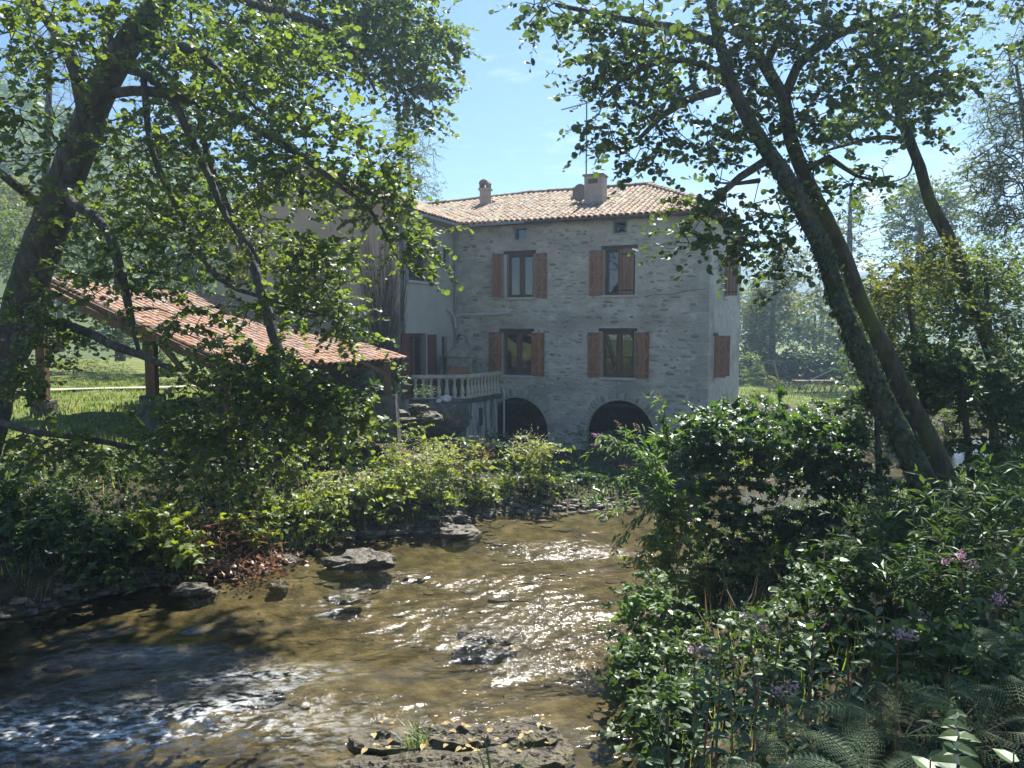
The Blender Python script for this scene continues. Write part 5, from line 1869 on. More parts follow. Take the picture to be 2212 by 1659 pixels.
shrub('knotweed', 'tall leafy knotweed with glowing yellow green shoots at the shade edge', 'shrub', [(335, 1130, 13.6, 60, 55, .5, 50), (370, 1200, 13.3, 55, 60, .35, 36)], 'heart', 'knot', .125, 9, .4, 27, KG)
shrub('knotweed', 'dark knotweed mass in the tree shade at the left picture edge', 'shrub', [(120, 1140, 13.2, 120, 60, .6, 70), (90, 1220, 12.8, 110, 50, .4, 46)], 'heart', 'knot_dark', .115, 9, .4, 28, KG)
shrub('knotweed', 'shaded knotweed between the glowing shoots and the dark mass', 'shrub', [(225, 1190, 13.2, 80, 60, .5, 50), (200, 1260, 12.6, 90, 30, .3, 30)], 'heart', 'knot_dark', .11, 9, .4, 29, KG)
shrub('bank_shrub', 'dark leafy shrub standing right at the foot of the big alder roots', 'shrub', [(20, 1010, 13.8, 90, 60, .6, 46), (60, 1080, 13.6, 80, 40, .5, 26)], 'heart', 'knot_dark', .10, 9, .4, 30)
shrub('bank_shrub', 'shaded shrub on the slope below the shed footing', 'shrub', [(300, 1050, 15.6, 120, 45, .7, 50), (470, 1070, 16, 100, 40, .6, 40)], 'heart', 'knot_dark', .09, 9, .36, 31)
shrub('bank_shrub', 'glossy shrub below the right shed post with leaves catching the sun', 'shrub', [(700, 960, 18.5, 110, 55, .8, 90), (800, 930, 19.2, 60, 40, .5, 36), (620, 1010, 17.4, 110, 50, .7, 60)], 'heart', 'knot', .085, 9, .36, 32)
shrub('bank_shrub', 'low sunlit bramble beside the mossy boulders', 'shrub', [(880, 945, 20.5, 70, 32, .6, 46), (960, 960, 20.6, 50, 28, .5, 26)], 'heart', 'knot', .075, 8, .3, 33)
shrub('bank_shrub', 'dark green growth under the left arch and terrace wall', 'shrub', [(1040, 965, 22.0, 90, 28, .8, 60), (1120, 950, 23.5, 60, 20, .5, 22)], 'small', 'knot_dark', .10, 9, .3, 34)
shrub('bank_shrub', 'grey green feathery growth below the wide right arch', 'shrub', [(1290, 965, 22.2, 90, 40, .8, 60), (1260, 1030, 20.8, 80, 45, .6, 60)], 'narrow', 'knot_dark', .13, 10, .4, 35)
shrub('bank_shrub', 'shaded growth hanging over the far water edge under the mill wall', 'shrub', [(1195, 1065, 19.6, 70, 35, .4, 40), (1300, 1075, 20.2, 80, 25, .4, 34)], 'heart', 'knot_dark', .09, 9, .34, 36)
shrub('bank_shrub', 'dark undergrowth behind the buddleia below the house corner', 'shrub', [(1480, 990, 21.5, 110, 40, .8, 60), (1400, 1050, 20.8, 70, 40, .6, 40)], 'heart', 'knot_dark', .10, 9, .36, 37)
shrub('round_bush', 'small clipped round bush in front of the balustrade left end', 'bush', [(918, 845, 22.4, 26, 17, .35, 46)], 'small', 'bgleaf', .045, 9, .12, 38)
shrub('bank_shrub', 'ivy like shrub growing up beside the right shed post', 'shrub', [(858, 815, 20.6, 14, 50, .25, 30)], 'heart', 'knot_dark', .10, 8, .25, 39)
shrub('bank_shrub', 'hydrangea like shrub in the shade inside the shed', 'shrub', [(770, 835, 21.5, 60, 30, .5, 34)], 'heart', 'knot_dark', .13, 8, .3, 40)

shrub('bank_shrub', 'dark shrub row on the far bank behind the ivy trunk foot', 'shrub', [(1900, 935, 28, 90, 45, .9, 110), (1820, 950, 29, 60, 35, .8, 60)], 'small', 'bgdark', .15, 10, .45, 41)
shrub('bank_shrub', 'green shrub row on the far bank at the right picture edge', 'shrub', [(2060, 925, 27, 90, 50, .9, 120), (2180, 920, 27, 70, 55, .9, 90)], 'small', 'bgleaf', .14, 10, .45, 42)
shrub('bank_shrub', 'low shrubs on the far bank glimpsed through the hop dome', 'shrub', [(1700, 1010, 19.5, 110, 28, .5, 60), (1580, 1020, 20, 70, 28, .5, 40)], 'heart', 'knot', .09, 9, .34, 43)

# withered stems by the water
rng = np.random.default_rng(50)
dp = P(505, 1215, 14.0)
db = ground_pt(dp)
dr_ = thing('withered_stems', 'heap of withered red brown knotweed stems and leaves at the water edge', 'dead plants', db)
c = Crown(rng)
n = 130
a = np.stack([rng.normal(0, .45, n), rng.normal(0, .35, n), rng.uniform(-.05, .25, n)], 1)
d = np.stack([rng.normal(.3, .6, n), rng.normal(-.4, .5, n), rng.normal(.15, .35, n)], 1)
gzz = height(a[:, 0] + db.x, a[:, 1] + db.y) - db.z
a[:, 2] += np.maximum(gzz, -.25)
c.twigs(a, a + unit(d) * rng.uniform(.3, .8, (n, 1)), np.full(n, .008), np.full(n, .004), 0)
c.build('stems', [M['redstalk']], dr_)['kind'] = 'stuff'
c = Crown(rng)
n = 700
a = np.stack([rng.normal(0, .55, n), rng.normal(0, .4, n), rng.uniform(0, .3, n)], 1)
a[:, 2] += np.maximum(height(a[:, 0] + db.x, a[:, 1] + db.y) - db.z, -.25)
c.leaves('heart', a, rng.normal(0, 1, (n, 3)), rng.normal(0, 1, (n, 3)), rng.uniform(.04, .10, n))
c.build('dead_leaves', [M['brownleaf']], dr_)


# grass tufts
def tuft(label, px, py, Z, n, L, seed, spread=.16, mat='grass'):
    rng = np.random.default_rng(seed)
    b = ground_pt(P(px, py, Z))
    V, Q, T, rn = [], [], [], []
    for k in range(n):
        a = rng.uniform(0, 2 * math.pi); h = L * rng.uniform(.6, 1.1); lean = rng.uniform(.25, .9)
        o = np.array([rng.normal(0, spread * .5), rng.normal(0, spread * .5), -.05])
        o[2] += float(height(b.x + o[0], b.y + o[1])) - b.z if spread > .3 else 0
        dx = np.array([math.cos(a), math.sin(a), 0]); sx = np.array([-math.sin(a), math.cos(a), 0])
        w = .005 + .004 * rng.random()
        pr = []
        for t in (0, .35, .7, 1):
            p = o + dx * (lean * h * t ** 1.7) + np.array([0, 0, h * (t - .45 * lean * t * t)])
            pr.append((p - sx * w * (1 - t * .9), p + sx * w * (1 - t * .9)))
        i0 = len(V)
        for l_, r_ in pr: V += [l_, r_]
        for j in range(3): Q.append((i0 + 2 * j, i0 + 2 * j + 1, i0 + 2 * j + 3, i0 + 2 * j + 2))
        rn += [rng.random()] * 8
    o = link(bpy.data.objects.new('grass_tuft', mesh_np('grass_tuft', V, [Q], [M[mat]], rnd=rn)))
    o.location = b
    return props(o, label, 'grass', 'grass tufts on the banks')


for q, (lab, px, py, Z, n, L) in enumerate((
        ('long blue green grass tuft just above the withered stems', 560, 1170, 14.6, 120, .55), ('bright upright grass tuft right of the withered stems', 640, 1180, 15.2, 90, .5), ('drooping grass curtain left of the withered stems', 405, 1205, 13.5, 170, .6),
        ('sunny grass cushion overhanging the water before the pale topped rock', 975, 1115, 17.6, 190, .5), ('yellow hanging grass on the boulder beside the terrace', 925, 885, 22.4, 150, .55), ('dark grass hanging into the shaded water at the left edge', 180, 1290, 12.8, 160, .6), ('thin grass blades at the flat brown rock', 690, 1160, 15.6, 70, .4))):
    tuft(lab, px, py, Z, n, L, 200 + q)

# ------------------------------------------------------------------ bush overgrown with hop, buddleia, water's edge bushes
shrub('hop_bush', 'big dark dome of bush overgrown with hop leaves beside the right arch view', 'bush',
      [(1640, 925, 12.2, 200, 50, 1.1, 230), (1500, 965, 12.2, 75, 60, .6, 60), (1790, 985, 12.0, 85, 70, .7, 80), (1560, 1110, 12.2, 120, 100, .5, 70), (1740, 1110, 12.2, 110, 110, .5, 70), (1640, 1230, 11.8, 170, 90, .4, 70), (1860, 1070, 11.6, 55, 90, .6, 50), (1640, 1010, 12.2, 190, 60, .9, 110)],
      'hop', 'hop', .115, 8, .36, 61, up=.55, tw=.006, down=.75)


def buddleia():
    base = ground_pt(P(1440, 1180, 12.0))
    t = thing('buddleia', 'sunlit buddleia arching over the water with lilac flower spikes', 'shrub', base)
    rng = np.random.default_rng(62)
    Z = 11.9
    bx_, by_, _ = base
    def f(*pts):
        return [Vector((base.x, base.y, base.z)) - base] + [P(x, y, z) - base for x, y, z in pts]
    br = [f((1430, 1080, 12), (1380, 985, 11.8), (1335, 950, 11.6), (1298, 942, 11.5)), f((1425, 1090, 12), (1380, 1030, 11.7), (1320, 1048, 11.5), (1275, 1085, 11.4)), f((1430, 1110, 12), (1395, 1070, 11.8), (1345, 1090, 11.6), (1305, 1108, 11.5)),
          f((1450, 1030, 12), (1440, 930, 12), (1434, 880, 12), (1428, 868, 12)), f((1430, 1060, 12), (1400, 990, 11.7), (1350, 968, 11.5), (1300, 962, 11.4)), f((1440, 1060, 12), (1410, 1000, 11.9), (1370, 950, 11.9), (1345, 925, 11.9)),
          f((1440, 1080, 12), (1420, 1010, 11.6), (1395, 955, 11.5), (1382, 935, 11.5)), f((1450, 1110, 11.8), (1420, 1085, 11.4), (1370, 1130, 11.1), (1340, 1165, 11)), f((1450, 1100, 12), (1430, 1040, 11.5), (1400, 1020, 11.3), (1360, 1010, 11.2)),
          f((1450, 1140, 11.6), (1430, 1130, 11.2), (1405, 1180, 11), (1385, 1210, 10.9)), f((1455, 1120, 11.8), (1445, 1060, 11.4), (1425, 1000, 11.3), (1415, 960, 11.2))]
    for k, b in enumerate(br):
        pts, rad = smooth_line(b, [.016, .012, .009, .006, .003][:len(b)], .1)
        s = MB().tube(pts, rad, 5).build('branch', M['stalk'], t)
        c = Crown(rng)
        m_ = len(pts)
        i0 = int(m_ * .35)
        idx = np.arange(i0, m_)
        A = np.array([pts[i] for i in idx])
        dv = np.array([(pts[min(i + 1, m_ - 1)] - pts[max(i - 1, 0)]) for i in idx]); dv = unit(dv)
        for sg in (1, -1):
            for rep in range(2):
                S = np.cross(dv, np.array([0, 0, 1.]))
                D = dv * .7 + S * sg * .8 + rng.normal(0, .35, A.shape); D[:, 2] -= .35
                c.leaves('lance', A + rng.normal(0, .03, A.shape), D, np.array([0, 0, .8]) + rng.normal(0, .4, A.shape), rng.uniform(.11, .19, len(A)))
        # short side shoots
        sp_ = A[::3]
        c.sprays('narrow', sp_, unit(dv[::3] + rng.normal(0, .8, sp_.shape)), np.full(len(sp_), .28), 9, .13, twig=.003, droop=.2)
        c.build('foliage', [M['buddleia'], M['stalk']], s)
        e, d = pts[-1], unit(np.array(pts[-1] - pts[-3]))
        n = 70
        tt = rng.random(n)
        q = np.array(e)[None] + d[None] * (tt * .17)[:, None] + rng.normal(0, .022, (n, 3)) * (1.1 - tt)[:, None]
        c = Crown(rng)
        c.leaves('small', q, rng.normal(0, 1, (n, 3)), rng.normal(0, 1, (n, 3)), np.full(n, .022))
        if k in (0, 1, 2, 4, 7):
            c.build('flower_spike', [M['pinkspike']], s)
        else:
            c.build('seed_spike', [M['brownleaf']], s)


buddleia()
EG = 'bushes at the right water edge'
shrub('edge_bush', 'sunlit small leaved bush leaning over the water below the buddleia', 'bush', [(1440, 1215, 11.2, 55, 70, .5, 60), (1470, 1130, 11.6, 40, 60, .4, 30)], 'heart', 'knot', .085, 9, .32, 63, EG)
shrub('edge_bush', 'sunlit bush trailing over the widest sparkle of the stream', 'bush', [(1385, 1330, 9.9, 70, 70, .5, 70), (1440, 1290, 10.2, 60, 60, .5, 40)], 'heart', 'buddleia', .075, 9, .3, 64, EG)
shrub('edge_bush', 'shaded bush over the water between the sparkle and the balsam', 'bush', [(1375, 1450, 8.7, 60, 60, .5, 60), (1470, 1420, 8.8, 70, 60, .5, 50)], 'heart', 'knot_dark', .075, 9, .3, 65, EG)
shrub('edge_bush', 'dark low bush filling the bottom corner of the water edge', 'bush', [(1420, 1570, 7.4, 80, 70, .4, 60), (1500, 1520, 7.6, 80, 60, .4, 50)], 'heart', 'knot_dark', .075, 9, .3, 66, EG)
shrub('edge_bush', 'backlit thin bush under the hop dome with glowing leaves', 'bush', [(1600, 1280, 11.2, 160, 70, .6, 60), (1740, 1260, 10.8, 110, 70, .5, 40)], 'heart', 'knot', .075, 8, .34, 67, EG)
HG = 'herb clumps on the right bank'
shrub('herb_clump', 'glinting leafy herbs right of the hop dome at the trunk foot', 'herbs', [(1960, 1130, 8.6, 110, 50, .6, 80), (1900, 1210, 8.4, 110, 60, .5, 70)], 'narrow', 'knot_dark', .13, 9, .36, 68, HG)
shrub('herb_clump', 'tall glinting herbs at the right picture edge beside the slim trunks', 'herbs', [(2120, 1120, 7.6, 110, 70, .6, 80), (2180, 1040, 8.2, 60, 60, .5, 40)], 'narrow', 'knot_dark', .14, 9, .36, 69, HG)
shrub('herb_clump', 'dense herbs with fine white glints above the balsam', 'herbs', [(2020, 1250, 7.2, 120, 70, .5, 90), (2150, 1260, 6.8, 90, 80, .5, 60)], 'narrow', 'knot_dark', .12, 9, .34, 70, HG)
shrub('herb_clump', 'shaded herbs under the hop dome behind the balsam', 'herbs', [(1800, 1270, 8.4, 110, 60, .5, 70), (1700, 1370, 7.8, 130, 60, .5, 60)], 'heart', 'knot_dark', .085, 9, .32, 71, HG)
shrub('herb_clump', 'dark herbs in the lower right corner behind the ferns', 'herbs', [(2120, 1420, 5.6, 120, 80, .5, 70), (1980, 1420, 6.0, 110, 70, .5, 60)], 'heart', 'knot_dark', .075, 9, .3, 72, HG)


# ------------------------------------------------------------------ balsam, ferns and the bindweed like stem
def one_leaf(kind, name, mat, seed):
    rng = np.random.default_rng(seed)
    V, T, Q, k = leaf_batch(kind, np.zeros((1, 3)), np.array([[0., 1, 0]]), np.array([[0., 0, 1]]), np.ones(1))
    return mesh_np(name, V, [T, Q], [M[mat]], rnd=np.full(len(V), rng.random()))


BL = [one_leaf('lance', 'leaf', 'balsam', s) for s in range(6)]
HL = [one_leaf('heart', 'leaf', 'knot_dark', s) for s in range(10, 13)]


def place(parent, name, me, p, d, nrm, size):
    d = Vector(d).normalized(); s = d.cross(Vector(nrm)).normalized(); u = s.cross(d)
    o = bpy.data.objects.new(name, me)
    o.matrix_local = Matrix(((s.x * size, d.x * size, u.x * size, p[0]), (s.y * size, d.y * size, u.y * size, p[1]), (s.z * size, d.z * size, u.z * size, p[2]), (0, 0, 0, 1)))
    return link(o, parent)


rngf = np.random.default_rng(80)
n = 26
qf_ = rngf.normal(0, .022, (n, 3))
cf = Crown(rngf)
cf.leaves('small', qf_, rngf.normal(0, 1, (n, 3)), rngf.normal(0, 1, (n, 3)), rngf.uniform(.018, .034, n))
FLV = cf.build('flower', [M['pink']])
FLM = FLV.data
bpy.data.objects.remove(FLV)


def balsam(label, px, py, Z, seed, hmax=1.5):
    rr = random.Random(seed)
    top = P(px, py, Z)
    b = ground_pt((top.x + rr.uniform(-.1, .1), top.y + rr.uniform(-.1, .1)))
    h = max(.45, min(hmax, top.z - b.z))
    t = thing('balsam_plant', label, 'plant', b, (0, 0, 0), 'balsam plants on the right bank')
    lean = Vector((top.x - b.x, top.y - b.y, 0))
    pts = [lean * (k / 5) ** 1.4 + Vector((0, 0, h * k / 5)) for k in range(6)]
    MB().tube(pts, [.012, .011, .010, .008, .006, .003], 6).build('stem', M['redstalk'], t)
    nw = int(4 + h * 3.2)
    for k in range(nw):
        f = .28 + .70 * k / max(1, nw - 1)
        p = lean * f ** 1.4 + Vector((0, 0, h * f))
        a0 = rr.uniform(0, 6.3)
        sz = (.17 - .07 * abs(f - .6)) * rr.uniform(.85, 1.2) * (1 if f < .93 else .7)
        for j in range(3):
            a = a0 + j * 2.09 + rr.uniform(-.3, .3)
            d = Vector((math.cos(a), math.sin(a), .28 - .5 * (1 - f) + rr.uniform(-.2, .25)))
            place(t, 'leaf', BL[rr.randrange(6)], p + d * .02, d, (rr.uniform(-.3, .3), rr.uniform(-.3, .3), 1), sz)
    if 'flowers' in label:
        for j in range(rr.randint(2, 4)):
            p = lean + Vector((rr.uniform(-.12, .12), rr.uniform(-.12, .12), h + rr.uniform(-.04, .10)))
            MB().tube([lean + Vector((0, 0, h - .02)), p], .002, 4).build('flower_stalk', M['redstalk'], t)
            o = link(bpy.data.objects.new('flower', FLM), t)
            o['kind'] = 'stuff'
            o.location = p; o.rotation_euler = (rr.uniform(0, 3), rr.uniform(0, 3), 0)


BAL = [(1500, 1400, 6.6, 'balsam with pink flowers nearest the water in the dark corner'), (1560, 1375, 6.3, 'balsam rising left of the pink flowered row'), (1620, 1350, 6.6, 'tall balsam with pink flowers under the hop dome'), (1690, 1345, 6.4, 'balsam with drooping leaves below the hop dome middle'),
       (1760, 1400, 5.6, 'broad leaved balsam in front of the dark hollow'), (1640, 1440, 5.2, 'pale broad leaved balsam at the front of the clump'), (1700, 1460, 5.0, 'pale balsam with pink flowers at the front of the clump'), (1580, 1480, 5.2, 'pale balsam leaning to the water at the front'),
       (1540, 1430, 5.7, 'balsam with wide leaves between the water and the pale front plants'), (1760, 1340, 6.8, 'balsam standing behind the broad leaved one'), (1830, 1330, 6.6, 'balsam with large hanging leaves left of the lit stem'), (1890, 1290, 6.2, 'brightly lit balsam stem standing alone in the dark'),
       (1940, 1370, 5.6, 'balsam with pink flowers right of the lit stem'), (2010, 1330, 6.2, 'balsam with lilac flowers above the ferns'), (2080, 1210, 6.6, 'tall balsam with pale pink flowers at the right edge'), (2140, 1300, 5.9, 'leafy balsam at the right edge below the pale pink flowers'),
       (2180, 1200, 6.3, 'balsam cut by the right picture edge'), (1840, 1450, 5.0, 'low balsam beside the upper fern'), (1440, 1500, 6.0, 'small balsam over the shaded water'), (1470, 1580, 5.0, 'low balsam by the bottom fern'),
       (1620, 1550, 4.5, 'low pale balsam in the bottom middle of the clump'), (1720, 1560, 4.4, 'low balsam between the bottom ferns'), (1540, 1600, 4.4, 'bottommost balsam beside the water'), (2050, 1440, 5.0, 'dim balsam behind the right ferns'), (1980, 1160, 7.4, 'balsam with glossy leaves at the ivy trunk foot')]
for q, (px, py, Z, lab) in enumerate(BAL):
    balsam(lab, px, py, Z, 300 + q)

# one fern frond in three forms
FR = []
for s in range(3):
    rng = np.random.default_rng(400 + s)
    c = Crown(rng)
    n = 15
    B, D, N_, Ls = [], [], [], []
    prev = None
    for k in range(n):
        t = (k + 1) / n
        p = np.array([.03 * math.sin(t * 3 + s), t * .86, .42 * t - .46 * t * t + .02])
        if prev is not None: c.twigs(prev[None], p[None], np.array([.0045]), np.array([.004]), 1)
        prev = p
        if k < 2: continue
        Lp = .24 * math.sin(math.pi * min(1, .16 + .84 * (1 - t) ** .8)) * (1 - t * .2) + .012
        for sg in (1, -1):
            # each pinna carries its own small leaflets
            m_ = 7
            for j in range(m_):
                f = (j + .5) / m_
                q = p + np.array([sg * Lp * f, Lp * f * .32, -.05 * f])
                for s2 in (1, -1):
                    B.append(q); D.append([sg * .45, s2 * .9 + .1, -.1]); N_.append([0, -.2, 1]); Ls.append(.036 * (1 - f * .7) * (Lp / .24 + .25))
    c.leaves('small', np.array(B), np.array(D), np.array(N_), np.array(Ls), 0, np.full(len(B), rng.random()))
    o = c.build('frond', [M['fern'], M['stalk']])
    FR.append(o.data)
    bpy.data.objects.remove(o)


def fern(label, px, py, Z, size, seed, n=8):
    rr = random.Random(seed)
    b = ground_pt(P(px, py, Z))
    b.z = max(b.z, P(px, py, Z).z - .25)
    size *= .62
    t = thing('fern', label, 'fern', b, group='ferns on the right bank')
    a0 = rr.uniform(0, 6)
    for k in range(n):
        a = a0 + 2 * math.pi * k / n + rr.uniform(-.3, .3)
        e = rr.uniform(.05, .55)
        o = bpy.data.objects.new('frond', FR[rr.randrange(3)])
        o.matrix_local = Matrix.Rotation(a, 4, 'Z') @ Matrix.Rotation(e, 4, 'X') @ Matrix.Diagonal((size, size, size, 1))
        link(o, t)


for q, (lab, px, py, Z, sz) in enumerate((('large fern in the shade right of the pale balsams', 1800, 1530, 4.6, .95), ('fern with long fronds below the dark grass hump', 1950, 1510, 4.5, .95), ('fern at the right edge above the corner plant', 2120, 1500, 4.4, .9),
                                          ('small fern at the bottom beside the water', 1400, 1625, 5.0, .62), ('bottom fern left of the corner plant', 1880, 1610, 3.9, .8), ('fern hidden among the low balsams', 1690, 1610, 4.2, .7), ('delicate fern in the glinting herbs by the trunk foot', 1860, 1140, 8.6, .8),
                                          ('second delicate fern right of the trunk foot', 2020, 1120, 8.0, .8), ('fern in the herbs at the far right', 2190, 1390, 5.2, .9), ('upright small fern leaning over the shaded water', 1330, 1650, 5.2, .5), ('fern behind the large shaded fern', 1720, 1480, 5.4, .8))):
    fern(lab, px, py, Z, sz, 500 + q)

# zigzag stem with paired leaves in the corner
cp = P(2068, 1680, 3.1)
zz = thing('zigzag_plant', 'pale zigzag stem with large pointed leaves in the bottom right corner', 'plant', ground_pt(cp))
zb_ = zz.location
pts = [Vector((0, 0, 0))] + [P(x, y, 3.1) - zb_ for x, y in ((2070, 1650), (2064, 1615), (2072, 1590), (2062, 1565), (2068, 1540))]
MB().tube(pts, [.008, .007, .006, .005, .004, .003], 6).build('stem', M['pvc'], zz)
for k in range(1, 6):
    for sg in (1, -1):
        place(zz, 'leaf', HL[k % 3], pts[k], (sg * .9, R.uniform(-.8, .5), R.uniform(-.45, .1)), (R.uniform(-.4, .4), -.35, 1), .115 - .011 * k + .02 * (k == 1))
for q, (px, py, lab) in enumerate(((2190, 1625, 'bright leafy shoot at the right bottom corner edge'), (2010, 1640, 'low bright leaf shoot left of the zigzag stem'))):
    p = P(px, py, 3.0)
    t = thing('leafy_shoot', lab, 'plant', ground_pt(p), group='leafy shoots at the bottom edge')
    h = p - t.location
    MB().tube([(0, 0, 0), h * .6, h], [.007, .005, .003], 6).build('stem', M['stalk'], t)
    for k in range(7):
        a = k * 2.4
        place(t, 'leaf', HL[k % 3], h * (.62 + .06 * k), (math.cos(a), math.sin(a), .15), (0, 0, 1), .10)
# iris like blades before the mossy ledge
ip = P(1075, 1690, 6.6)
t = thing('blade_plant', 'few broad green blades sticking up at the bottom edge before the mossy ledge', 'plant', (ip.x, ip.y, -.1))
for k in range(9):
    a = R.uniform(0, 6.3); L = R.uniform(.35, .8); ln = R.uniform(.1, .55)
    dx = Vector((math.cos(a), math.sin(a), 0)); sx = Vector((-math.sin(a), math.cos(a), 0))
    q = MB()
    vs = []
    for f in (0, .4, .75, 1):
        p = dx * (.04 + ln * L * f ** 1.6) + Vector((0, 0, L * f * (1 - .25 * f * ln) + .1))
        w = .022 * (1 - f) ** .6 + .001
        vs += [p - sx * w, p + Vector((0, 0, -.004)), p + sx * w]
    for j in range(3):
        b = j * 3
        q.add([], [])
        q.f += [(b, b + 1, b + 4, b + 3), (b + 1, b + 2, b + 5, b + 4)]
    q.v = vs
    q.build('blade', M['buddleia'], t)
# fallen leaves and grass on the ledge
rng = np.random.default_rng(90)
n = 46
FLL = [one_leaf('heart', 'fallen_leaf', 'fallen', s) for s in range(20, 24)]
for k in range(n):
    o = bpy.data.objects.new('fallen_leaf', FLL[k % 4])
    s = R.uniform(.03, .085)
    o.matrix_local = Matrix.Translation((R.uniform(-.95, 1.0), R.uniform(-.5, .2), .225)) @ Matrix.Rotation(R.uniform(0, 6), 4, 'Z') @ Matrix.Rotation(R.uniform(-.3, .3), 4, 'X') @ Matrix.Diagonal((s, s, s, 1))
    link(o, led)
gt = tuft('green grass hanging over the middle of the mossy ledge', 905, 1625, 7.75, 70, .32, 230, .12)
gt.location.z = .12


# ------------------------------------------------------------------ trees and hedge behind
def bg(name, label, cat, trunk, blobs, mat, leaf, nl, L, seed, kind='small', bark='bark', group=None, tw=.02):
    base = P(*trunk[0][:3])
    gz = float(height(base.x, base.y))
    return tree(name, label, cat, [trunk], blobs, kind, M[mat], M[bark], leaf=leaf, nl=nl, L=L, seed=seed, group=group, twig_r=tw)


GB = 'trees behind the house and garden'
bg('ash_tree', 'airy pale tree rising behind the wing roof', 'tree', [(885, 760, 46, .25), (888, 500, 46, .18), (884, 380, 46, .12), (880, 290, 46, .05)], [(885, 330, 46, 55, 70, 1.6, 130), (900, 410, 46, 45, 45, 1.3, 60), (850, 420, 46, 30, 40, 1, 26)], 'ash', .20, 16, 1.1, 101, 'narrow', group=GB)
bg('ash_tree', 'tall slender pale tree at the far upper left behind the alder', 'tree', [(95, 700, 34, .25), (98, 450, 34, .18), (104, 250, 34, .13), (112, 60, 34, .06)], [(110, 90, 34, 70, 90, 1.5, 90), (100, 200, 34, 55, 80, 1.2, 50), (240, 120, 36, 60, 70, 1.2, 30)], 'ash', .17, 14, .9, 102, 'narrow', group=GB)
bg('garden_tree', 'yellowing tree right behind the house corner', 'tree', [(1672, 830, 58, .3), (1668, 720, 58, .22), (1676, 600, 58, .12)], [(1660, 650, 58, 60, 65, 2, 260), (1690, 570, 58, 45, 55, 1.6, 130), (1640, 735, 58, 50, 45, 1.6, 140)], 'bgyellow', .26, 12, 1.2, 103, group=GB)
bg('garden_tree', 'slim yellowing tree with a bare crooked branch left of the round tree', 'tree', [(1838, 800, 50, .25), (1835, 600, 50, .2), (1836, 480, 50, .14), (1838, 400, 50, .05)], [(1830, 480, 50, 34, 60, 1.2, 60), (1815, 560, 50, 50, 50, 1.4, 70), (1790, 640, 50, 70, 60, 1.8, 120), (1842, 410, 50, 22, 30, .8, 18)], 'bgyellow', .22, 12, 1.0, 104, group=GB)
bg('garden_tree', 'green tree closing the garden behind the mossy trunk', 'tree', [(1760, 830, 66, .3), (1760, 740, 66, .2), (1760, 680, 66, .1)], [(1740, 705, 66, 90, 55, 2, 300), (1800, 735, 64, 60, 40, 1.6, 130)], 'bgleaf', .28, 12, 1.2, 105, group=GB)
bg('garden_tree', 'low dark tree just behind the hedge by the house', 'tree', [(1620, 830, 62, .25), (1622, 760, 62, .15), (1622, 720, 62, .1)], [(1635, 690, 62, 50, 60, 1.8, 200)], 'bgdark', .26, 12, 1.1, 106, group=GB)
bg('round_tree', 'rounded pale green tree behind the slender leaning stem', 'tree', [(1985, 760, 44, .35), (1985, 600, 44, .28), (1990, 480, 44, .14)], [(1985, 430, 44, 65, 48, 1.8, 150), (2040, 460, 44, 55, 50, 1.8, 110), (1960, 490, 44, 45, 45, 1.6, 90), (2010, 540, 44, 80, 40, 2, 100)], 'bgleaf', .20, 13, 1.0, 107, group=GB)
bg('feathery_tree', 'tall feathery tree at the upper right picture edge', 'tree', [(2260, 900, 20, .2), (2250, 600, 20, .16), (2225, 350, 20, .10), (2195, 140, 20, .03)], [(2185, 250, 20, 60, 80, 1.2, 170), (2165, 370, 20, 75, 60, 1.2, 200), (2200, 130, 20, 40, 50, 1, 70), (2180, 470, 20, 65, 50, 1.2, 160), (2205, 10, 19, 25, 30, .8, 26)], 'ash', .12, 13, .7, 108, 'narrow', group=GB)
TG = 'thicket on the right bank'
bg('thicket_tree', 'young tree with yellow green tips right of the leaning trunks', 'tree', [(2010, 980, 13, .06), (1985, 800, 13, .05), (1960, 640, 13, .03)], [(1930, 620, 13, 70, 50, .7, 80), (1900, 690, 12.6, 60, 50, .7, 60), (1985, 570, 13.4, 60, 50, .8, 70)], 'bgyellow', .085, 12, .45, 109, 'small', 'bark', TG, .008)
bg('thicket_tree', 'bushy green tree filling the right edge at mid height', 'tree', [(2150, 1000, 14, .09), (2140, 800, 14, .07), (2130, 600, 14, .04)], [(2130, 580, 14, 80, 65, .9, 130), (2080, 680, 13.6, 80, 70, .9, 130), (2180, 700, 13.4, 50, 80, .9, 90), (2050, 590, 14.4, 50, 45, .8, 60)], 'bgleaf', .085, 12, .45, 110, 'small', 'bark', TG, .008)
bg('thicket_tree', 'dark stemmed thicket tree low at the right edge', 'tree', [(2100, 1060, 12.5, .06), (2085, 900, 12.5, .05), (2070, 760, 12.5, .03)], [(2090, 830, 12.6, 100, 80, .8, 130), (2180, 880, 12.4, 60, 90, .8, 90), (2010, 790, 13, 60, 60, .7, 70), (2140, 980, 12, 80, 50, .7, 60)], 'bgdark', .095, 11, .42, 111, 'heart', 'bark', TG, .007)
bg('thicket_tree', 'vine hung sapling beside the foot of the ivy clad trunk', 'tree', [(1900, 1040, 12, .05), (1895, 930, 12, .04), (1890, 820, 12, .02)], [(1890, 850, 12.4, 55, 60, .6, 60), (1940, 780, 12.8, 50, 60, .6, 60), (1850, 920, 12, 40, 50, .5, 30)], 'knot_dark', .09, 10, .4, 112, 'heart', 'bark', TG, .006)
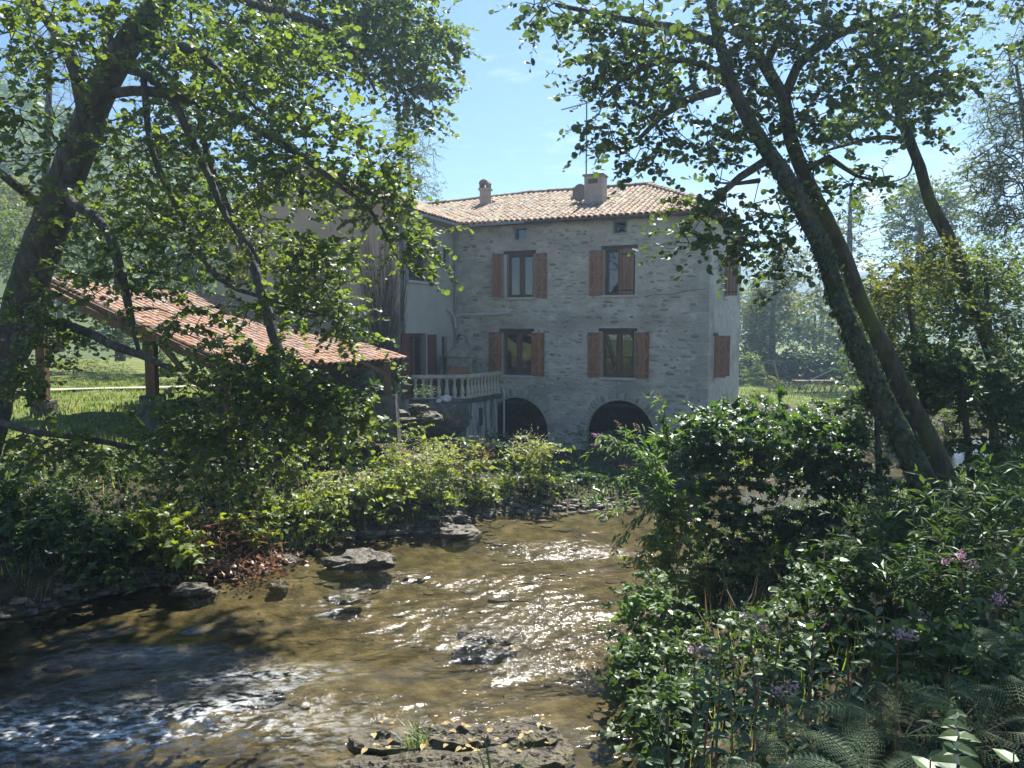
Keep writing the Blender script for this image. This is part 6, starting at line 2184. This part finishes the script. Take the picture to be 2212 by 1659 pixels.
bg('thicket_tree', 'backlit tree between the leaning trunks and the round tree', 'tree', [(1890, 900, 26, .15), (1885, 760, 26, .12), (1890, 640, 26, .06)], [(1880, 650, 26, 55, 50, 1.2, 110), (1930, 690, 26, 60, 60, 1.3, 120), (1985, 640, 26, 70, 50, 1.4, 120), (2060, 620, 26, 70, 60, 1.4, 120), (2150, 600, 25, 80, 70, 1.4, 120), (1900, 760, 25, 60, 50, 1.2, 80)], 'bgleaf', .14, 12, .6, 113, 'small', 'bark', TG, .012)
bg('thicket_tree', 'dark trees across the stream behind the thicket', 'tree', [(2050, 960, 30, .2), (2050, 800, 30, .15), (2060, 700, 30, .06)], [(1950, 830, 30, 80, 70, 1.6, 130), (2070, 800, 30, 90, 90, 1.6, 170), (2180, 790, 29, 70, 100, 1.6, 130)], 'bgdark', .19, 12, .8, 114, 'small', 'bark', TG, .012)
LG = 'trees behind the shed'
bg('meadow_tree', 'bright green tree behind the trunk of the big alder', 'tree', [(40, 800, 42, .3), (45, 640, 42, .22), (50, 520, 42, .1)], [(30, 540, 42, 80, 80, 2, 170), (-40, 470, 42, 70, 70, 2, 90)], 'bgleaf', .21, 13, 1.0, 121, group=LG)
bg('meadow_tree', 'sunlit tree above the shed ridge', 'tree', [(260, 780, 46, .3), (255, 620, 46, .22), (250, 500, 46, .1)], [(230, 480, 46, 90, 80, 2, 190), (330, 500, 46, 70, 80, 2, 140), (200, 580, 46, 80, 50, 2, 110)], 'bgleaf', .22, 13, 1.0, 122, group=LG)
bg('meadow_tree', 'tree against the left end of the gable', 'tree', [(430, 780, 44, .3), (430, 620, 44, .2), (430, 480, 44, .1)], [(430, 470, 44, 80, 100, 2, 190), (390, 580, 43, 70, 60, 1.8, 120)], 'bgdark', .22, 13, 1.0, 123, group=LG)
bg('meadow_tree', 'yellowish tree on the slope left behind the big trunk', 'tree', [(130, 760, 60, .3), (130, 620, 60, .2), (130, 500, 60, .1)], [(120, 470, 60, 110, 50, 2.6, 150), (10, 430, 62, 80, 60, 2.6, 110)], 'bgyellow', .30, 12, 1.4, 124, group=LG)
shrub('grey_bush', 'grey lavender like bush beyond the path under the shed roof', 'bush', [(240, 800, 33, 45, 22, .7, 60)], 'narrow', 'ash', .13, 10, .35, 131, 'bushes beyond the path')
shrub('meadow_bush', 'green bush beyond the path behind the left shed post', 'bush', [(370, 780, 33.5, 40, 40, .8, 60)], 'small', 'bgleaf', .13, 10, .4, 132, 'bushes beyond the path')
shrub('meadow_bush', 'reddish dry bush beyond the path near the first post', 'bush', [(160, 790, 33.5, 45, 25, .8, 50)], 'small', 'bgyellow', .12, 10, .4, 133, 'bushes beyond the path')
shrub('meadow_bush', 'dark bush row closing the view under the shed roof', 'bush', [(450, 740, 36, 120, 55, 1, 120), (300, 730, 37, 110, 50, 1, 100), (100, 740, 37, 110, 50, 1, 100)], 'small', 'bgdark', .17, 10, .5, 134, 'bushes beyond the path')
# garden hedge
shrub('hedge', 'tall dark garden hedge with sunlit top behind the folding table', 'hedge', [(1640, 795, 57, 60, 44, 1, 330), (1720, 795, 57, 60, 44, 1, 330), (1800, 795, 56, 60, 44, 1, 330)], 'small', 'hedge', .24, 11, .6, 141)
shrub('garden_bush', 'pale flowering bush against the house corner', 'bush', [(1622, 800, 44, 26, 45, .8, 70), (1640, 862, 42, 28, 14, .6, 30)], 'small', 'bgleaf', .15, 9, .4, 142, 'garden bushes', flowers=('cream', .3, .06, 4))
shrub('garden_bush', 'bright young vine bush beside the wooden garden posts', 'bush', [(1668, 828, 49, 18, 18, .5, 30)], 'small', 'bgyellow', .14, 9, .4, 143, 'garden bushes')
shrub('garden_bush', 'shaded bush at the near edge of the garden lawn', 'bush', [(1800, 895, 33, 75, 25, .8, 70), (1740, 915, 30, 70, 25, .8, 50)], 'small', 'bgdark', .13, 10, .4, 144, 'garden bushes')
shrub('garden_bush', 'dark bush hanging over the garden lawn from the right', 'bush', [(1850, 800, 40, 45, 60, 1, 100)], 'small', 'bgdark', .17, 10, .5, 145, 'garden bushes')
tuft('spiky yucca like plant beside the folding table', 1706, 845, 48.5, 60, 1.15, 146, .3)

# wooden posts, table and chairs, raft of wires
for q, (x0, x1, yt, yb, lab) in enumerate(((1648, 1663, 785, 850, 'left of two leaning wooden garden posts'), (1672, 1690, 782, 848, 'right of two leaning wooden garden posts'))):
    a, b = P(x1, yb, 48), P(x0, yt, 48)
    a = ground_pt(a)
    t = thing('garden_post', lab, 'post', a, group='wooden garden posts')
    MB().bar((0, 0, -.05), b - a, .10, .10).build('stake', M['teak'], t)
    MB().bar(b - a + Vector((-.5, 0, .12)), b - a + Vector((.65, 0, .0)), .07, .07).build('crossbar', M['teak'], t)
tp = ground_pt(P(1762, 852, 48.6))
tb = thing('garden_table', 'long folding table of grey slats on the sunny lawn', 'table', tp, (0, 0, math.radians(4)))
for k in range(5):
    MB().box(-1.45, 1.35, -.4 + k * .16, -.26 + k * .16, .73, .76).build('slat', M['teak'], tb)
for xx in (-1.1, 1.0):
    for s_ in (1, -1):
        MB().bar((xx - .25 * s_, -.3, 0), (xx + .25 * s_, .3, .73), .04, .04).build('leg', M['iron'], tb)
for q, (dx, dy, rz, lab) in enumerate(((-1.15, -.75, 0, 'leftmost folding chair at the near side of the table'), (-.35, -.8, .1, 'folding chair near the middle of the table on its left'), (.45, -.75, -.1, 'folding chair near the middle of the table on its right'), (1.15, -.8, .05, 'rightmost folding chair at the near side of the table'))):
    p = ground_pt((tp.x + dx, tp.y + dy))
    t = thing('folding_chair', lab, 'chair', p, (0, 0, rz), 'folding garden chairs')
    for k in range(4):
        MB().box(-.22, .22, -.20 + k * .1, -.12 + k * .1, .43, .45).build('slat', M['teak'], t)
    for xx in (-.2, .2):
        MB().bar((xx, -.24, 0), (xx, .24, .44), .03, .03).build('leg', M['iron'], t)
        MB().bar((xx, .24, 0), (xx, -.24, .44), .03, .03).build('leg', M['iron'], t)
        MB().bar((xx + .12 * (1 if xx < 0 else -1), -.2, 0), (xx - .1 * (1 if xx < 0 else -1), -.2, .44), .03, .03).build('leg', M['iron'], t)
    MB().box(-.2, .2, -.27, -.245, .72, .80).bar((-.19, -.25, .43), (-.19, -.26, .8), .025, .025).bar((.19, -.25, .43), (.19, -.26, .8), .025, .025).build('backrest', M['teak'], t)
pp = ground_pt(P(1742, 848, 48))
po = MB().tube([(0, 0, .75), tuple(P(1800, 798, 48) - pp)], .03, 6)
po.add([], [])
o = po.build('leaning_pole', M['white_metal']); o.location = pp
props(o, 'pale slanting pole resting on the garden table', 'pole')
for q, (ya, yb) in enumerate(((412, 375), (447, 425), (466, 447), (497, 478))):
    a, b = P(1700, ya + 90, 95), P(2150, yb - 40, 120)
    a = P(1640, [478, 505, 528, 552][q], 110); b = P(2120, [378, 402, 424, 452][q], 120)
    pts = []
    for k in range(13):
        t_ = k / 12
        p = a.lerp(b, t_); p.z -= 1.2 * math.sin(math.pi * t_)
        pts.append(p)
    o = MB().tube(pts, .05, 4).build('overhead_wire', M['wire'])
    props(o, ['topmost overhead wire crossing the gap between the trunks and the round tree', 'second overhead wire from the top in the sky gap', 'third overhead wire from the top in the sky gap', 'lowest overhead wire in the sky gap'][q], 'wire', 'overhead wires')


# ------------------------------------------------------------------ stuff nobody could count
def scatter(name, label, n, region, seed, kind, mat, leaf, nl=5, hgt=(.05, .3), up=.8, dens=None):
    rng = np.random.default_rng(seed)
    x0, x1, y0, y1 = region
    Xs, Ys = rng.uniform(x0, x1, n * 3), rng.uniform(y0, y1, n * 3)
    ok = ~inside(Xs, Ys, POLY) & (np.minimum(seg_dist(Xs, Ys, LB), seg_dist(Xs, Ys, RB)) > .12)
    if dens is not None: ok &= dens(Xs, Ys, rng)
    Xs, Ys = Xs[ok][:n], Ys[ok][:n]
    Zs = height(Xs, Ys)
    h = rng.uniform(hgt[0], hgt[1], len(Xs)) * (.6 + .5 * (vnoise(Xs * 1.3, Ys * 1.3, seed) + 1) / 2)
    c = Crown(rng)
    A = np.stack([Xs, Ys, Zs], 1)
    D = np.stack([rng.normal(0, .35, len(Xs)), rng.normal(0, .35, len(Xs)), np.ones(len(Xs))], 1)
    c.sprays(kind, A, D, h, nl, leaf, up=up, droop=.15, twig=.002, spread=1.0, rb=rng.random(len(Xs)))
    o = c.build(name, [M[mat], M['stalk']])
    props(o, label, kind='stuff')
    return o


def notpatio(X, Y, rng):
    lx = (X - HLOC.x) * CA - (Y - HLOC.y) * SA
    ly = (X - HLOC.x) * SA + (Y - HLOC.y) * CA
    return ~((lx > -7.5) & (ly > -4.0) & (lx < 9.2)) & ~((lx > -.5) & (lx < 2.2) & (ly > -4.2))


scatter('undergrowth', 'low leafy undergrowth covering the right bank', 5200, (1.0, 10, 2.6, 17), 301, 'heart', 'knot_dark', .06, 7, (.1, .5))
scatter('undergrowth', 'low leafy undergrowth on the shaded left bank slope', 4200, (-15, -.5, 10.5, 19.5), 302, 'heart', 'knot_dark', .06, 6, (.08, .35), dens=lambda X, Y, r: (seg_dist(X, Y, LB) < 4.2))
scatter('undergrowth', 'dark ground cover between the stream and the mill', 2600, (-2, 16, 18.5, 29), 303, 'heart', 'knot_dark', .07, 6, (.1, .4), dens=notpatio)


def grass(name, label, n, region, seed, L, dens=None):
    rng = np.random.default_rng(seed)
    x0, x1, y0, y1 = region
    X, Y = rng.uniform(x0, x1, n * 2), rng.uniform(y0, y1, n * 2)
    ok = (seg_dist(X, Y, LB) > 2.6) & ~inside(X, Y, POLY)
    if dens is not None: ok &= dens(X, Y, rng)
    X, Y = X[ok][:n], Y[ok][:n]
    m_ = len(X)
    Z = height(X, Y) - .01
    a = rng.uniform(0, 2 * math.pi, m_); h = L * rng.uniform(.5, 1.3, m_)
    c = Crown(rng)
    D = np.stack([np.cos(a) * .5, np.sin(a) * .5, np.ones(m_)], 1)
    N_ = np.stack([np.cos(a), np.sin(a), -.5 * np.ones(m_)], 1)
    c.leaves('narrow', np.stack([X, Y, Z], 1), D, N_, h)
    props(c.build(name, [M['grass']]), label, kind='stuff')


pathd = np.array(pa, float)


def bank_grass(name, label, n, region, seed, L, mat):
    rng = np.random.default_rng(seed)
    x0, x1, y0, y1 = region
    X, Y = rng.uniform(x0, x1, n * 3), rng.uniform(y0, y1, n * 3)
    d_ = np.minimum(seg_dist(X, Y, LB), seg_dist(X, Y, RB))
    ok = ~inside(X, Y, POLY) & (d_ < 5) & (fbm(X * .8, Y * .8, 3, seed) > -.1)
    X, Y = X[ok][:n], Y[ok][:n]
    m_ = len(X)
    a = rng.uniform(0, 2 * math.pi, m_)
    c = Crown(rng)
    D = np.stack([np.cos(a) * .6, np.sin(a) * .6, np.ones(m_)], 1)
    c.leaves('blade', np.stack([X, Y, height(X, Y)], 1), D, np.stack([np.cos(a), np.sin(a), -.5 * np.ones(m_)], 1), L * rng.uniform(.5, 1.5, m_))
    props(c.build(name, [M[mat]]), label, kind='stuff')


bank_grass('bank_grass', 'loose grass blades among the plants of both banks', 6500, (-12, 9, 3, 19.5), 331, .36, 'grass')
bank_grass('dead_stems', 'dry straw coloured stems among the plants of both banks', 700, (-10, 8, 4, 19), 332, .6, 'straw')
grass('grass', 'short lawn grass around the shed', 26000, (-26, -3, 14, 36), 311, .13, dens=lambda X, Y, r: notpatio(X, Y, r) & (seg_dist(X, Y, pathd) > .8))
grass('grass', 'dry lawn grass in the garden beyond the stream', 16000, (9, 30, 40, 58), 312, .16)

# woods on the hill: one mass of far crowns
rng = np.random.default_rng(321)
n = 2600
X = rng.uniform(-230, 10, n); Y = rng.uniform(72, 170, n)
Z = hill_h(X, Y)
q = 34
cx = np.repeat(np.stack([X, Y, Z + 3.0], 1), q, 0)
v = unit(rng.normal(size=(n * q, 3))) * (rng.random((n * q, 1)) ** .4)
v[:, 2] = np.abs(v[:, 2])
sz = np.repeat(rng.uniform(1.3, 2.6, n), q)
Bq = cx + v * sz[:, None] * np.array([1, 1, 1.25])
c = Crown(rng)
rb = np.clip(np.repeat(rng.random(n), q) * .7 + rng.random(n * q) * .3, 0, 1)
c.leaves('small', Bq, rng.normal(0, 1, (n * q, 3)), v + rng.normal(0, .5, (n * q, 3)) + np.array([0, 0, .4]), rng.uniform(.5, 1.1, n * q), 0, rb)
props(c.build('woods', [M['bgleaf']]), 'far woods covering the hillside', kind='stuff')

# ------------------------------------------------------------------ air haze, thickened and tinted blue to imitate the lens glare
hm = bpy.data.materials.new('glare_haze')
hm.use_nodes = True
hn, hl = hm.node_tree.nodes, hm.node_tree.links
hn.remove(hn['Principled BSDF'])
pv = hn.new('ShaderNodeVolumePrincipled')
pv.inputs['Color'].default_value = (.54, .77, 1.0, 1)
pv.inputs['Density'].default_value = HAZE
pv.inputs['Anisotropy'].default_value = .55
hl.new(pv.outputs[0], hn['Material Output'].inputs['Volume'])
hz = MB().box(-640, 640, -140, 670, -2.2, 49).build('haze', hm)
props(hz, 'thin blue haze in the air, thickened to stand in for lens glare', kind='stuff')
